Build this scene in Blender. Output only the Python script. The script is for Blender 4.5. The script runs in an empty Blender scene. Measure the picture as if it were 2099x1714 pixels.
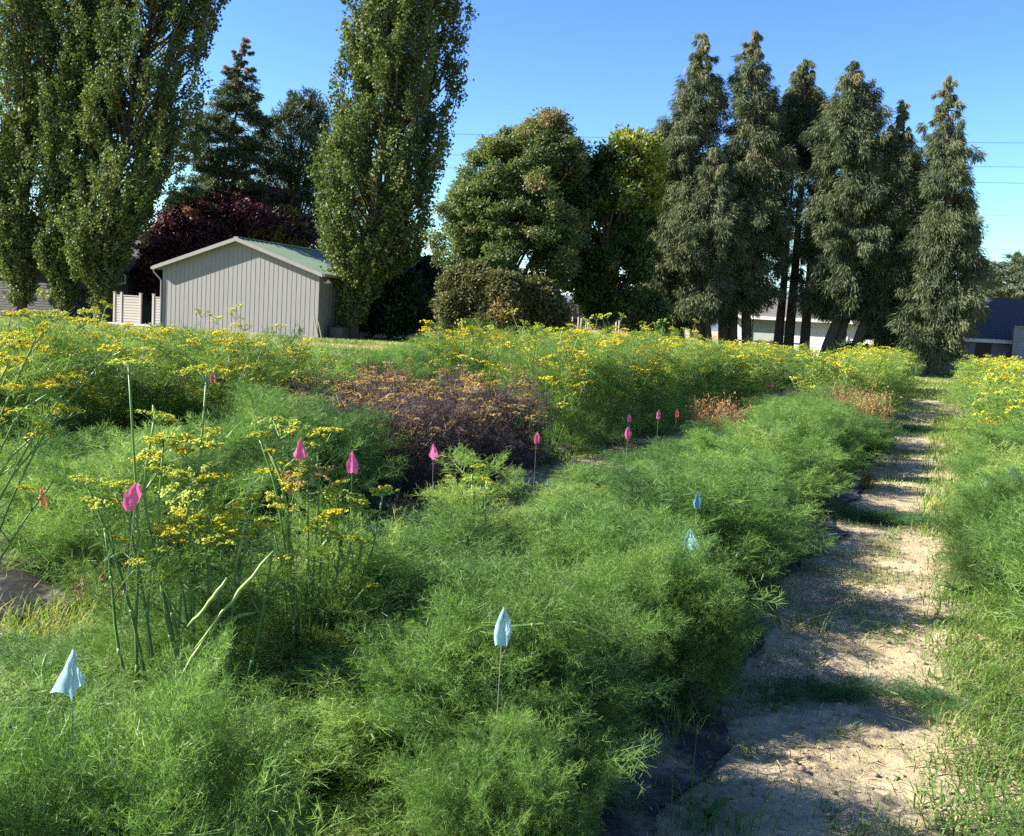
import bpy, math, random
import numpy as np
from mathutils import Matrix, Vector

# ------------------------------------------------------------------ camera, sky, sun, exposure
sc = bpy.context.scene
col = sc.collection
F, CX, CY = 2100.0, 1049.5, 857.0            # photograph's focal length and centre, in its own pixels
PITCH, ROLL, CAMH = math.radians(5.5), math.radians(3.2), 1.6
fw = np.array([0, math.cos(PITCH), -math.sin(PITCH)])
up0 = np.array([0, math.sin(PITCH), math.cos(PITCH)])
rt0 = np.array([1.0, 0, 0])
cam_r = math.cos(ROLL) * rt0 + math.sin(ROLL) * up0
cam_u = -math.sin(ROLL) * rt0 + math.cos(ROLL) * up0
cd = bpy.data.cameras.new('camera')
cam = bpy.data.objects.new('camera', cd)
col.objects.link(cam)
m = Matrix.Identity(4)
for i in range(3):
    m[i][0], m[i][1], m[i][2] = cam_r[i], cam_u[i], -fw[i]
m[2][3] = CAMH
cam.matrix_world = m
cd.sensor_fit = 'HORIZONTAL'
cd.sensor_width = 36.0
cd.lens = 36.0 * F / 2099.0
cd.clip_start, cd.clip_end = 0.05, 6000
sc.camera = cam

SUN_EL, SUN_BACK = math.radians(32), math.radians(2)   # height, and how far behind the viewer's left shoulder
sdir = np.array([-math.cos(SUN_BACK) * math.cos(SUN_EL), -math.sin(SUN_BACK) * math.cos(SUN_EL), math.sin(SUN_EL)])
w = bpy.data.worlds.new('World')
sc.world = w
w.use_nodes = True
nt = w.node_tree
bg = nt.nodes['Background']
sky = nt.nodes.new('ShaderNodeTexSky')
sky.sky_type = 'NISHITA'
sky.sun_disc = False
sky.sun_elevation = SUN_EL
sky.sun_rotation = math.atan2(sdir[0], sdir[1]) % (2 * math.pi)
sky.air_density, sky.dust_density, sky.ozone_density = 1.0, 0.25, 4.0
bg.inputs['Strength'].default_value = 0.085
# the clear, strongly saturated blue of the photograph's sky
sm = nt.nodes.new('ShaderNodeMixRGB'); sm.blend_type = 'MULTIPLY'; sm.inputs[0].default_value = 1; sm.inputs[2].default_value = (.28, .28, .28, 1)
sg = nt.nodes.new('ShaderNodeGamma'); sg.inputs[1].default_value = 1.42
sx = nt.nodes.new('ShaderNodeMixRGB'); sx.blend_type = 'MULTIPLY'; sx.inputs[0].default_value = 1; sx.inputs[2].default_value = (2.7, 2.85, 3.25, 1)
sv = nt.nodes.new('ShaderNodeVectorMath'); sv.operation = 'MINIMUM'; sv.inputs[1].default_value = (5, 5, 5)
nt.links.new(sky.outputs[0], sm.inputs[1]); nt.links.new(sm.outputs[0], sg.inputs[0]); nt.links.new(sg.outputs[0], sx.inputs[1])
nt.links.new(sx.outputs[0], sv.inputs[0]); nt.links.new(sv.outputs[0], bg.inputs[0])
ld = bpy.data.lights.new('sun', 'SUN')
ld.energy = 5.0
ld.angle = math.radians(0.53)
ld.color = (1.0, 0.93, 0.82)
sun = bpy.data.objects.new('sun', ld)
col.objects.link(sun)
sun.rotation_euler = Vector(sdir).to_track_quat('Z', 'Y').to_euler()
sc.view_settings.view_transform = 'Standard'
sc.view_settings.look = 'None'
sc.view_settings.gamma = 1.0
sc.view_settings.use_curve_mapping = False
sc.view_settings.exposure = 1.75
sc.cycles.use_denoising = False
sc.cycles.max_bounces = 6
sc.cycles.diffuse_bounces = 3
sc.cycles.glossy_bounces = 2
sc.cycles.transmission_bounces = 4
sc.cycles.transparent_max_bounces = 8
sc.cycles.sample_clamp_indirect = 8.0

# ------------------------------------------------------------------ helpers
rng = np.random.default_rng(7)


def ray(px, py):
    u, v = (px - CX) / F, (CY - py) / F
    return fw + u * cam_r + v * cam_u


def at(px, py, z=0.0):
    d = ray(px, py)
    return np.array([0, 0, CAMH]) + d * ((z - CAMH) / d[2])


def atY(px, py, Y):
    d = ray(px, py)
    return np.array([0, 0, CAMH]) + d * (Y / d[1])


RD = np.array([0.384, 0.923])      # along the planted rows
RP = np.array([0.923, -0.384])     # across them, to the right


def rowpt(s, q):
    return RD * s + RP * q


def unit(v):
    v = np.asarray(v, float)
    return v / np.maximum(np.linalg.norm(v, axis=-1, keepdims=True), 1e-9)


def rdirs(n, r=None):
    return unit((r or rng).normal(size=(n, 3)))


class G:
    """Collects vertices, quads, triangles and a tint per vertex; builds ONE mesh object."""

    def __init__(self):
        self.v, self.q, self.t, self.c, self.n = [], [], [], [], 0

    def add(self, v, q=None, t=None, tint=0.5):
        v = np.asarray(v, float).reshape(-1, 3)
        self.v.append(v)
        if q is not None and len(q):
            self.q.append(np.asarray(q, int).reshape(-1, 4) + self.n)
        if t is not None and len(t):
            self.t.append(np.asarray(t, int).reshape(-1, 3) + self.n)
        self.c.append(np.broadcast_to(np.asarray(tint, float), (len(v),)).copy())
        self.n += len(v)
        return self

    def arrays(self):
        v = np.concatenate(self.v) if self.v else np.zeros((0, 3))
        q = np.concatenate(self.q) if self.q else np.zeros((0, 4), int)
        t = np.concatenate(self.t) if self.t else np.zeros((0, 3), int)
        c = np.concatenate(self.c) if self.c else np.zeros(0)
        return v, q, t, c

    def box(self, x0, y0, z0, x1, y1, z1, tint=0.5, M=None):
        v = np.array([[x, y, z] for z in (z0, z1) for y in (y0, y1) for x in (x0, x1)], float)
        if M is not None:
            v = M(v)
        return self.add(v, q=[[0, 2, 3, 1], [4, 5, 7, 6], [0, 1, 5, 4], [2, 6, 7, 3], [0, 4, 6, 2], [1, 3, 7, 5]], tint=tint)

    def ribbons(self, a, b, w0, w1, tint=0.5, side=None):
        a, b = np.asarray(a, float), np.asarray(b, float)
        n = len(a)
        if side is None:
            side = rdirs(n)
        s = unit(np.cross(b - a, side))
        w0 = np.broadcast_to(np.asarray(w0, float), (n,))[:, None] * 0.5
        w1 = np.broadcast_to(np.asarray(w1, float), (n,))[:, None] * 0.5
        v = np.stack([a - s * w0, a + s * w0, b + s * w1, b - s * w1], 1).reshape(-1, 3)
        q = np.arange(4 * n).reshape(-1, 4)
        return self.add(v, q=q, tint=np.repeat(np.broadcast_to(np.asarray(tint, float), (n,)), 4))

    def leaves(self, p, axis, length, width, tint=0.5, nrm=None):
        """Rhombic leaf faces, one per point."""
        p = np.asarray(p, float)
        n = len(p)
        axis = unit(axis)
        s = unit(np.cross(axis, rdirs(n) if nrm is None else nrm))
        L = np.broadcast_to(np.asarray(length, float), (n,))[:, None]
        W = np.broadcast_to(np.asarray(width, float), (n,))[:, None] * 0.5
        mid = p + axis * L * 0.45
        bend = np.cross(axis, s) * L * 0.12
        v = np.stack([p, mid + s * W + bend, p + axis * L, mid - s * W + bend], 1).reshape(-1, 3)
        q = np.arange(4 * n).reshape(-1, 4)
        return self.add(v, q=q, tint=np.repeat(np.broadcast_to(np.asarray(tint, float), (n,)), 4))

    def tube(self, pts, rad, n=6, tint=0.5, cap=True):
        pts = np.asarray(pts, float)
        k = len(pts)
        rad = np.broadcast_to(np.asarray(rad, float), (k,))
        tan = unit(np.gradient(pts, axis=0))
        ref = np.array([0.31, 0.95, 0.05]) if abs(tan[0][2]) > 0.7 else np.array([0.02, 0.05, 1.0])
        a = unit(np.cross(tan, ref))
        b = np.cross(tan, a)
        ang = np.linspace(0, 2 * math.pi, n, endpoint=False)
        ring = a[:, None, :] * np.cos(ang)[None, :, None] + b[:, None, :] * np.sin(ang)[None, :, None]
        v = (pts[:, None, :] + ring * rad[:, None, None]).reshape(-1, 3)
        q = []
        for i in range(k - 1):
            for j in range(n):
                j2 = (j + 1) % n
                q.append([i * n + j, i * n + j2, (i + 1) * n + j2, (i + 1) * n + j])
        tr = []
        if cap:
            v = np.vstack([v, pts[0], pts[-1]])
            for j in range(n):
                j2 = (j + 1) % n
                tr.append([k * n, j2, j])
                tr.append([k * n + 1, (k - 1) * n + j, (k - 1) * n + j2])
        return self.add(v, q=q, t=tr, tint=tint)

    def merge(self, arrs, M=None, T=None, dt=0.0):
        v, q, t, c = arrs
        if M is not None:
            v = v @ np.asarray(M).T
        if T is not None:
            v = v + T
        return self.add(v, q, t, np.clip(c + dt, 0, 1))

    def mesh(self, name, mat, smooth=False):
        v, q, t, c = self.arrays()
        me = bpy.data.meshes.new(name)
        nq, ntr = len(q), len(t)
        me.vertices.add(len(v))
        me.vertices.foreach_set('co', v.astype(np.float32).ravel())
        loops = np.concatenate([q.ravel(), t.ravel()]).astype(np.int32)
        me.loops.add(len(loops))
        me.loops.foreach_set('vertex_index', loops)
        me.polygons.add(nq + ntr)
        st = np.concatenate([np.arange(nq) * 4, nq * 4 + np.arange(ntr) * 3]).astype(np.int32)
        me.polygons.foreach_set('loop_start', st)
        me.polygons.foreach_set('use_smooth', np.full(nq + ntr, smooth))
        at_ = me.attributes.new('tint', 'FLOAT', 'POINT')
        at_.data.foreach_set('value', c.astype(np.float32))
        me.update(calc_edges=True)
        me.validate()
        me.materials.append(mat)
        return me

    def build(self, name, mat, parent=None, smooth=False, loc=None):
        o = bpy.data.objects.new(name, self.mesh(name, mat, smooth))
        col.objects.link(o)
        if parent is not None:
            o.parent = parent
        if loc is not None:
            o.location = loc
        return o


def tag(o, label=None, cat=None, group=None, kind=None):
    if label: o['label'] = label
    if cat: o['category'] = cat
    if group: o['group'] = group
    if kind: o['kind'] = kind
    return o


def thing(name, label, cat, loc=(0, 0, 0), rz=0.0, group=None):
    o = bpy.data.objects.new(name, None)
    col.objects.link(o)
    o.location = loc
    o.rotation_euler = (0, 0, rz)
    o.empty_display_size = 0.2
    return tag(o, label, cat, group)


def copy_tree(o, parent=None):
    c = o.copy()
    col.objects.link(c)
    c.parent = parent
    for ch in list(o.children):
        copy_tree(ch, c)
    return c


_lat = np.random.default_rng(99).random((257, 257))


def vnoise(x, y):
    xi, yi = np.floor(x).astype(int), np.floor(y).astype(int)
    fx, fy = x - xi, y - yi
    fx, fy = fx * fx * (3 - 2 * fx), fy * fy * (3 - 2 * fy)
    xi, yi = xi % 256, yi % 256
    a, b, c, d = _lat[xi, yi], _lat[xi + 1, yi], _lat[xi, yi + 1], _lat[xi + 1, yi + 1]
    return (a * (1 - fx) + b * fx) * (1 - fy) + (c * (1 - fx) + d * fx) * fy


def hgt(x, y):
    x, y = np.asarray(x, float), np.asarray(y, float)
    f = np.clip((37 - y) / 8, 0, 1) * np.clip((x * RP[0] + y * RP[1] + 10.6) / 1.2, 0, 1)
    h = (vnoise(x * 0.9, y * 0.9) - .5) * 0.09 + (vnoise(x * 3.1 + 40, y * 3.1) - .5) * 0.035 + (vnoise(x * 9 + 7, y * 9) - .5) * 0.02
    return h * f


# ------------------------------------------------------------------ materials
def new_mat(name):
    mt = bpy.data.materials.new(name)
    mt.use_nodes = True
    t = mt.node_tree
    return mt, t, t.nodes, t.links, t.nodes['Principled BSDF']


def ramp_node(nodes, stops):
    r = nodes.new('ShaderNodeValToRGB')
    e = r.color_ramp.elements
    while len(e) < len(stops):
        e.new(0.5)
    for el, (p, c) in zip(e, stops):
        el.position = p
        el.color = (*c, 1)
    return r


def leaf_mat(name, stops, transl=0.3, rough=0.55, vary=0.25, tcol=(1.25, 1.35, 0.6), spec=0.35):
    mt, t, N, L, bs = new_mat(name)
    a = N.new('ShaderNodeAttribute'); a.attribute_name = 'tint'
    oi = N.new('ShaderNodeObjectInfo')
    sub = N.new('ShaderNodeMath'); sub.operation = 'MULTIPLY_ADD'
    L.new(oi.outputs['Random'], sub.inputs[0]); sub.inputs[1].default_value = vary; sub.inputs[2].default_value = -vary / 2
    ad = N.new('ShaderNodeMath'); ad.operation = 'ADD'; ad.use_clamp = True
    L.new(a.outputs['Fac'], ad.inputs[0]); L.new(sub.outputs[0], ad.inputs[1])
    r = ramp_node(N, stops)
    L.new(ad.outputs[0], r.inputs[0])
    L.new(r.outputs[0], bs.inputs['Base Color'])
    bs.inputs['Roughness'].default_value = rough
    bs.inputs['Specular IOR Level'].default_value = spec
    if transl:
        mx = N.new('ShaderNodeMixRGB'); mx.blend_type = 'MULTIPLY'; mx.inputs[0].default_value = 1
        L.new(r.outputs[0], mx.inputs[1]); mx.inputs[2].default_value = (*tcol, 1)
        tr = N.new('ShaderNodeBsdfTranslucent'); L.new(mx.outputs[0], tr.inputs[0])
        ms = N.new('ShaderNodeMixShader'); ms.inputs[0].default_value = transl
        L.new(bs.outputs[0], ms.inputs[1]); L.new(tr.outputs[0], ms.inputs[2])
        L.new(ms.outputs[0], N['Material Output'].inputs[0])
    return mt


def surf_mat(name, stops, scale=8.0, rough=0.7, bump=0.0, detail=6, spec=0.3, metal=0.0, stretch=(1, 1, 1), bscale=None):
    mt, t, N, L, bs = new_mat(name)
    tc = N.new('ShaderNodeTexCoord')
    mp = N.new('ShaderNodeMapping'); mp.inputs['Scale'].default_value = stretch
    L.new(tc.outputs['Object'], mp.inputs[0])
    nz = N.new('ShaderNodeTexNoise'); nz.inputs['Scale'].default_value = scale; nz.inputs['Detail'].default_value = detail
    nz.inputs['Roughness'].default_value = 0.65
    L.new(mp.outputs[0], nz.inputs[0])
    r = ramp_node(N, stops)
    L.new(nz.outputs[0], r.inputs[0]); L.new(r.outputs[0], bs.inputs['Base Color'])
    bs.inputs['Roughness'].default_value = rough
    bs.inputs['Specular IOR Level'].default_value = spec
    bs.inputs['Metallic'].default_value = metal
    if bump:
        n2 = N.new('ShaderNodeTexNoise'); n2.inputs['Scale'].default_value = bscale or scale * 3; n2.inputs['Detail'].default_value = 5
        L.new(mp.outputs[0], n2.inputs[0])
        b = N.new('ShaderNodeBump'); b.inputs['Strength'].default_value = bump; b.inputs['Distance'].default_value = 0.03
        L.new(n2.outputs[0], b.inputs['Height']); L.new(b.outputs[0], bs.inputs['Normal'])
    return mt


M = {}
M['fennel'] = leaf_mat('fennel leaf', [(0, (.040, .088, .024)), (.4, (.11, .205, .044)), (.72, (.21, .33, .068)), (.96, (.34, .43, .12)), (1, (.46, .38, .08))], .36, .5, .45, (1.2, 1.3, .6))
M['soft_fennel'] = leaf_mat('soft fennel leaf', [(0, (.038, .088, .026)), (.4, (.098, .195, .046)), (.72, (.19, .315, .072)), (.96, (.32, .42, .125)), (1, (.46, .38, .09))], .36, .5, .45, (1.15, 1.3, .7))
M['fennel_stem'] = leaf_mat('fennel stem', [(0, (.045, .105, .03)), (.5, (.12, .225, .06)), (1, (.34, .43, .14))], 0, .45, .2)
M['bronze'] = leaf_mat('bronze fennel leaf', [(0, (.035, .028, .032)), (.6, (.085, .062, .062)), (1, (.15, .10, .08))], .2, .6, .2, (1.2, 1, .9))
M['bronze_stem'] = leaf_mat('bronze fennel stem', [(0, (.10, .075, .05)), (.6, (.22, .17, .10)), (1, (.36, .28, .15))], 0, .5, .2)
M['umbel'] = leaf_mat('fennel flower', [(0, (0.276, 0.38, 0.045)), (0.45, (0.552, 0.529, 0.036)), (1, (0.782, 0.598, 0.027))], .25, .6, .35, (1.2, 1.1, .5))
M['umbel_green'] = leaf_mat('green fennel flower', [(0, (0.253, 0.399, 0.066)), (0.6, (0.481, 0.532, 0.077)), (1, (0.759, 0.629, 0.066))], .25, .6, .3, (1.2, 1.1, .5))
M['umbel_orange'] = leaf_mat('tan fennel flower', [(0, (.24, .17, .07)), (.5, (.42, .28, .09)), (1, (.60, .42, .10))], .25, .6, .3, (1.2, 1, .5))
M['dry'] = leaf_mat('dry stalk', [(0, (.14, .09, .045)), (.5, (.30, .20, .09)), (1, (.44, .31, .15))], .2, .7, .3, (1.1, 1, .8))
M['dry_orange'] = leaf_mat('dry orange leaf', [(0, (.20, .12, .05)), (.75, (.36, .22, .09)), (1, (.62, .25, .09))], .2, .7, .3, (1.1, 1, .8))
M['straw'] = leaf_mat('dry straw', [(0, (.12, .085, .045)), (.5, (.34, .26, .14)), (1, (.56, .46, .28))], .1, .7, 0, (1, 1, 1))
M['grass'] = leaf_mat('grass blade', [(0, (0.06, 0.127, 0.025)), (0.5, (0.138, 0.23, 0.045)), (0.85, (0.264, 0.31, 0.08)), (1, (0.504, 0.391, 0.16))], .35, .5, 0)
M['weed'] = leaf_mat('weed leaf', [(0, (.03, .09, .03)), (.6, (.07, .17, .05)), (1, (.16, .26, .08))], .3, .5, .2)
M['pale_weed'] = leaf_mat('pale weed leaf', [(0, (.10, .2, .06)), (1, (.28, .38, .14))], .3, .45, .2)
M['poplar'] = leaf_mat('poplar leaf', [(0, (0.04, 0.071, 0.021)), (0.5, (0.096, 0.139, 0.036)), (0.9, (0.187, 0.213, 0.065)), (1, (0.281, 0.244, 0.078))], .28, .55, .15, spec=.3)
M['maple'] = leaf_mat('maple leaf', [(0, (.038, .07, .022)), (.5, (.10, .15, .045)), (.8, (.165, .19, .065)), (1, (.30, .19, .10))], .3, .5, .1)
M['walnut'] = leaf_mat('yellowing leaf', [(0, (0.026, 0.054, 0.017)), (0.5, (0.06, 0.102, 0.026)), (0.72, (0.168, 0.228, 0.042)), (1, (0.324, 0.324, 0.06))], .3, .5, .1)
M['plum'] = leaf_mat('purple plum leaf', [(0, (0.037, 0.017, 0.024)), (0.6, (0.093, 0.037, 0.051)), (1, (0.187, 0.076, 0.085))], .25, .5, .1, (1.4, .8, .8))
M['yellow_tree'] = leaf_mat('ochre leaf', [(0, (0.084, 0.102, 0.024)), (0.5, (0.18, 0.156, 0.036)), (1, (0.324, 0.228, 0.06))], .3, .5, .1)
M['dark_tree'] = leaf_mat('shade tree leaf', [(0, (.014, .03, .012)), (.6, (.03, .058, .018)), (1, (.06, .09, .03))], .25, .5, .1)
M['bush'] = leaf_mat('olive bush leaf', [(0, (0.042, 0.054, 0.022)), (0.5, (0.102, 0.108, 0.041)), (0.85, (0.168, 0.15, 0.06)), (1, (0.288, 0.156, 0.072))], .28, .5, .12)
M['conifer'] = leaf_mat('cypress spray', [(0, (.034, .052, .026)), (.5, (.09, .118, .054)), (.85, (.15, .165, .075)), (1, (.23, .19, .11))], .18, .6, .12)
M['spruce'] = leaf_mat('spruce needle', [(0, (0.029, 0.055, 0.029)), (0.55, (0.068, 0.106, 0.045)), (0.9, (0.145, 0.161, 0.072)), (1, (0.386, 0.193, 0.129))], .12, .6, .1)
M['pine'] = leaf_mat('pine needle', [(0, (0.029, 0.052, 0.023)), (0.6, (0.072, 0.098, 0.039)), (1, (0.13, 0.143, 0.065))], .12, .6, .1)
M['cedar'] = leaf_mat('cedar needle', [(0, (.05, .08, .045)), (.6, (.11, .15, .08)), (1, (.18, .2, .12))], .15, .6, .1)
M['far_leaf'] = leaf_mat('far hedge leaf', [(0, (.07, .075, .07)), (.6, (.13, .13, .12)), (1, (.20, .17, .15))], .15, .6, .1)  # grey haze of distance mixed into the leaf colour
M['bark'] = surf_mat('bark', [(.3, (.045, .034, .026)), (.7, (.13, .10, .075))], 6, .9, .6, stretch=(3, 3, .6))
M['bark_pale'] = surf_mat('pale bark', [(.3, (.16, .13, .10)), (.7, (.32, .27, .21))], 6, .9, .6, stretch=(3, 3, .6))
M['grey_siding'] = surf_mat('grey board siding', [(.3, (.215, .21, .208)), (.7, (.25, .243, .24))], 1.5, .6, .1, stretch=(4, 4, .5))
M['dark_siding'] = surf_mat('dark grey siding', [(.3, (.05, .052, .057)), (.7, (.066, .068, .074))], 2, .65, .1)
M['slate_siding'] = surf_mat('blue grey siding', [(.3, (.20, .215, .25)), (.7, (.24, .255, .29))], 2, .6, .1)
M['white_siding'] = surf_mat('white siding', [(.3, (.74, .74, .73)), (.7, (.81, .81, .80))], 3, .5, .05)
M['trim'] = surf_mat('pale grey trim', [(.3, (.21, .203, .196)), (.7, (.26, .252, .243))], 4, .5)
M['white_trim'] = surf_mat('white trim', [(.3, (.70, .70, .69)), (.7, (.80, .80, .79))], 4, .5)
M['dark_trim'] = surf_mat('dark trim', [(.3, (.05, .045, .042)), (.7, (.075, .068, .062))], 4, .5)
M['green_roof'] = surf_mat('green metal roof', [(.3, (.15, .215, .15)), (.7, (.175, .245, .17))], 1, .45, .05, spec=.4)
M['dark_roof'] = surf_mat('dark shingle roof', [(.3, (.045, .045, .05)), (.7, (.085, .085, .092))], 14, .9, .4)
M['grey_roof'] = surf_mat('grey shingle roof', [(.3, (.105, .10, .098)), (.7, (.16, .153, .148))], 10, .9, .4)
M['glass'] = surf_mat('window glass', [(.3, (.02, .03, .04)), (.7, (.05, .07, .09))], 3, .08, spec=.8)
M['pale_glass'] = surf_mat('window with pale blind', [(.3, (.36, .43, .38)), (.7, (.42, .48, .43))], 2, .3, spec=.6)
M['fence'] = surf_mat('beige fence board', [(.3, (.36, .325, .29)), (.7, (.43, .39, .35))], 5, .7, .1, stretch=(.5, 4, 4))
M['concrete'] = surf_mat('concrete', [(.3, (.46, .45, .43)), (.7, (.58, .57, .55))], 9, .85, .3)
M['door'] = surf_mat('brown door', [(.3, (.05, .028, .018)), (.7, (.08, .045, .028))], 5, .5)
M['wire'] = surf_mat('power line', [(.3, (.05, .05, .055)), (.7, (.08, .08, .085))], 5, .6)
M['steel'] = surf_mat('flag wire', [(.3, (.16, .17, .15)), (.7, (.26, .27, .24))], 20, .5)
M['wood_post'] = surf_mat('weathered post', [(.3, (.40, .36, .30)), (.7, (.55, .50, .43))], 12, .85, .3)
M['rail'] = surf_mat('dark railing wood', [(.3, (.035, .028, .024)), (.7, (.06, .05, .042))], 12, .7)
M['car'] = surf_mat('dark green car paint', [(.3, (.03, .055, .04)), (.7, (.04, .07, .05))], 2, .3, spec=.6)
M['tyre'] = surf_mat('tyre', [(.3, (.015, .015, .015)), (.7, (.025, .025, .025))], 10, .85)
M['lamp'] = surf_mat('headlamp', [(.3, (.6, .6, .6)), (.7, (.75, .75, .75))], 4, .2, spec=.8)
M['mulch'] = surf_mat('black mulch film', [(.36, (.014, .014, .016)), (.50, (.03, .028, .027)), (.62, (.20, .17, .13))], 4, .55, .5, spec=.3)
M['rock'] = surf_mat('pale boulder', [(.3, (.46, .42, .39)), (.7, (.66, .62, .58))], 5, .9, .5)
M['yellow_paint'] = surf_mat('yellow fabric', [(.3, (.55, .33, .06)), (.7, (.65, .40, .08))], 5, .7)
M['red_paint'] = surf_mat('red fabric', [(.3, (.40, .09, .05)), (.7, (.5, .12, .07))], 5, .7)


def film_mat(name, c, tr=.5):
    return leaf_mat(name, [(0, tuple(x * .85 for x in c)), (1, c)], tr, .3, .15, (1.1, 1.1, 1.1), .6)


M['pink'] = film_mat('pink flag film', (.92, .17, .38))
M['coral'] = film_mat('coral flag film', (.80, .18, .15))
M['blue'] = film_mat('pale blue flag film', (.42, .66, .70))
M['deep_blue'] = film_mat('blue flag film', (.16, .38, .50))


def soil_mat(name, green, dry=True):
    mt, t, N, L, bs = new_mat(name)
    tc = N.new('ShaderNodeTexCoord')
    def noise(s, d=6, ro=.6):
        n = N.new('ShaderNodeTexNoise'); n.inputs['Scale'].default_value = s; n.inputs['Detail'].default_value = d; n.inputs['Roughness'].default_value = ro
        L.new(tc.outputs['Object'], n.inputs[0]); return n
    n1, n2, n3 = noise(2.2), noise(26, 8, .75), noise(1.3, 5, .6)
    r1 = ramp_node(N, [(.3, (.33, .26, .15)), (.5, (.46, .375, .235)), (.72, (.55, .455, .30))])
    L.new(n1.outputs[0], r1.inputs[0])
    r2 = ramp_node(N, [(.3, (.62, .58, .55)), (.5, (.95, .95, .95)), (.7, (1.12, 1.12, 1.12))])
    L.new(n2.outputs[0], r2.inputs[0])
    mx = N.new('ShaderNodeMixRGB'); mx.blend_type = 'MULTIPLY'; mx.inputs[0].default_value = .8
    L.new(r1.outputs[0], mx.inputs[1]); L.new(r2.outputs[0], mx.inputs[2])
    rg = ramp_node(N, [(.5, (0, 0, 0)), (.62, (1, 1, 1))])
    L.new(n3.outputs[0], rg.inputs[0])
    ml = N.new('ShaderNodeMath'); ml.operation = 'MULTIPLY'; ml.inputs[1].default_value = green
    L.new(rg.outputs[0], ml.inputs[0])
    gr = ramp_node(N, [(.3, (.07, .10, .03)), (.7, (.17, .19, .07))])
    L.new(n2.outputs[0], gr.inputs[0])
    m2 = N.new('ShaderNodeMixRGB'); L.new(ml.outputs[0], m2.inputs[0]); L.new(mx.outputs[0], m2.inputs[1]); L.new(gr.outputs[0], m2.inputs[2])
    L.new(m2.outputs[0], bs.inputs['Base Color'])
    bs.inputs['Roughness'].default_value = .95; bs.inputs['Specular IOR Level'].default_value = .15
    b = N.new('ShaderNodeBump'); b.inputs['Strength'].default_value = .8; b.inputs['Distance'].default_value = .02
    n4 = noise(60, 8, .7)
    L.new(n4.outputs[0], b.inputs['Height']); L.new(b.outputs[0], bs.inputs['Normal'])
    return mt


M['soil'] = soil_mat('dry soil', .15)
M['field_soil'] = soil_mat('weedy soil', .8)
M['lawn'] = surf_mat('dry lawn', [(.32, (.10, .135, .04)), (.5, (.17, .185, .065)), (.66, (.30, .25, .12)), (.8, (.38, .30, .17))], .22, .95, .5, detail=10, spec=.1, bscale=40)
M['dryfield'] = surf_mat('dry field', [(.3, (.30, .20, .11)), (.5, (.42, .27, .15)), (.7, (.30, .27, .11))], .15, .95, .4, detail=8, spec=.1, bscale=20)
M['hill'] = surf_mat('wooded hill', [(.3, (.10, .13, .16)), (.7, (.15, .18, .21))], .02, .95, 0)  # blue-grey haze of distance put into the hill colour

# ------------------------------------------------------------------ the setting: ground, path, lawn, dry field, hills
def sheet(name, xs, ys, f, mat, keep=None):
    X, Y = np.meshgrid(xs, ys, indexing='ij')
    V = np.stack([X, Y, f(X, Y)], -1).reshape(-1, 3)
    i, j = np.meshgrid(np.arange(len(xs) - 1), np.arange(len(ys) - 1), indexing='ij')
    a = (i * len(ys) + j).ravel()
    q = np.stack([a, a + len(ys), a + len(ys) + 1, a + 1], 1)
    g = G(); g.add(V, q=q)
    o = g.build(name, mat, smooth=True)
    return tag(o, kind='structure')


xs = np.concatenate([[-3000, -800, -200, -80, -40], np.arange(-24, 30, .16), [30, 50, 90, 250, 900, 3000]])
ys = np.concatenate([[-40, -10, -3], np.arange(-1, 12, .16), np.arange(12, 42, .4), [46, 55, 70, 100, 200, 500, 1500, 4000]])


def ground_f(x, y):
    q = x * RP[0] + y * RP[1]
    s = x * RD[0] + y * RD[1]
    inpath = (q > -1.55) & (q < .65) & (s > .5) & (s < 44)
    return hgt(x, y) + np.where(inpath, -.10, -.02)


sheet('ground', xs, ys, ground_f, M['field_soil'])
ss = np.concatenate([np.arange(.8, 9, .022), np.arange(9, 18, .06), np.arange(18, 43, .15)])
qs = np.linspace(-1.5, .6, 84)


def path_sheet():
    S, Q = np.meshgrid(ss, qs, indexing='ij')
    X, Y = S * RD[0] + Q * RP[0], S * RD[1] + Q * RP[1]
    near = np.clip((11 - S) / 5, 0.15, 1)
    Z = hgt(X, Y) + near * ((vnoise(X * 24, Y * 24) - .5) * .022 + np.maximum(vnoise(X * 38 + 9, Y * 38) - .62, 0) * .05 + (vnoise(X * 75, Y * 75 + 3) - .5) * .008)
    e = np.minimum(Q + 1.5, .6 - Q)
    Z -= .06 * np.clip(1 - e / .08, 0, 1)
    i, j = np.meshgrid(np.arange(len(ss) - 1), np.arange(len(qs) - 1), indexing='ij')
    a = (i * len(qs) + j).ravel()
    g = G(); g.add(np.stack([X, Y, Z], -1).reshape(-1, 3), q=np.stack([a, a + 1, a + len(qs) + 1, a + len(qs)], 1))
    tag(g.build('path', M['soil'], smooth=True), kind='structure')


path_sheet()
def lawn_sheet():
    xs, ys = np.concatenate([[-200, -90, -60], np.arange(-45, 41, 1.0), [60, 200]]), np.concatenate([np.arange(2, 40, 1.0), [41, 45, 55, 70, 92]])
    X, Y = np.meshgrid(xs, ys, indexing='ij')
    # beside and beyond the planted block: the block's edge follows the last row
    keep = lambda x, y: (y > 37) | (x * RP[0] + y * RP[1] < -10.9)
    q = []
    n = len(ys)
    for i in range(len(xs) - 1):
        for j in range(n - 1):
            if all(keep(xs[a], ys[b]) for a in (i, i + 1) for b in (j, j + 1)):
                a = i * n + j; q.append([a, a + n, a + n + 1, a + 1])
    g = G(); g.add(np.stack([X, Y, 0 * X + .012], -1).reshape(-1, 3), q=q)
    tag(g.build('lawn', M['lawn']), kind='structure')


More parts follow.
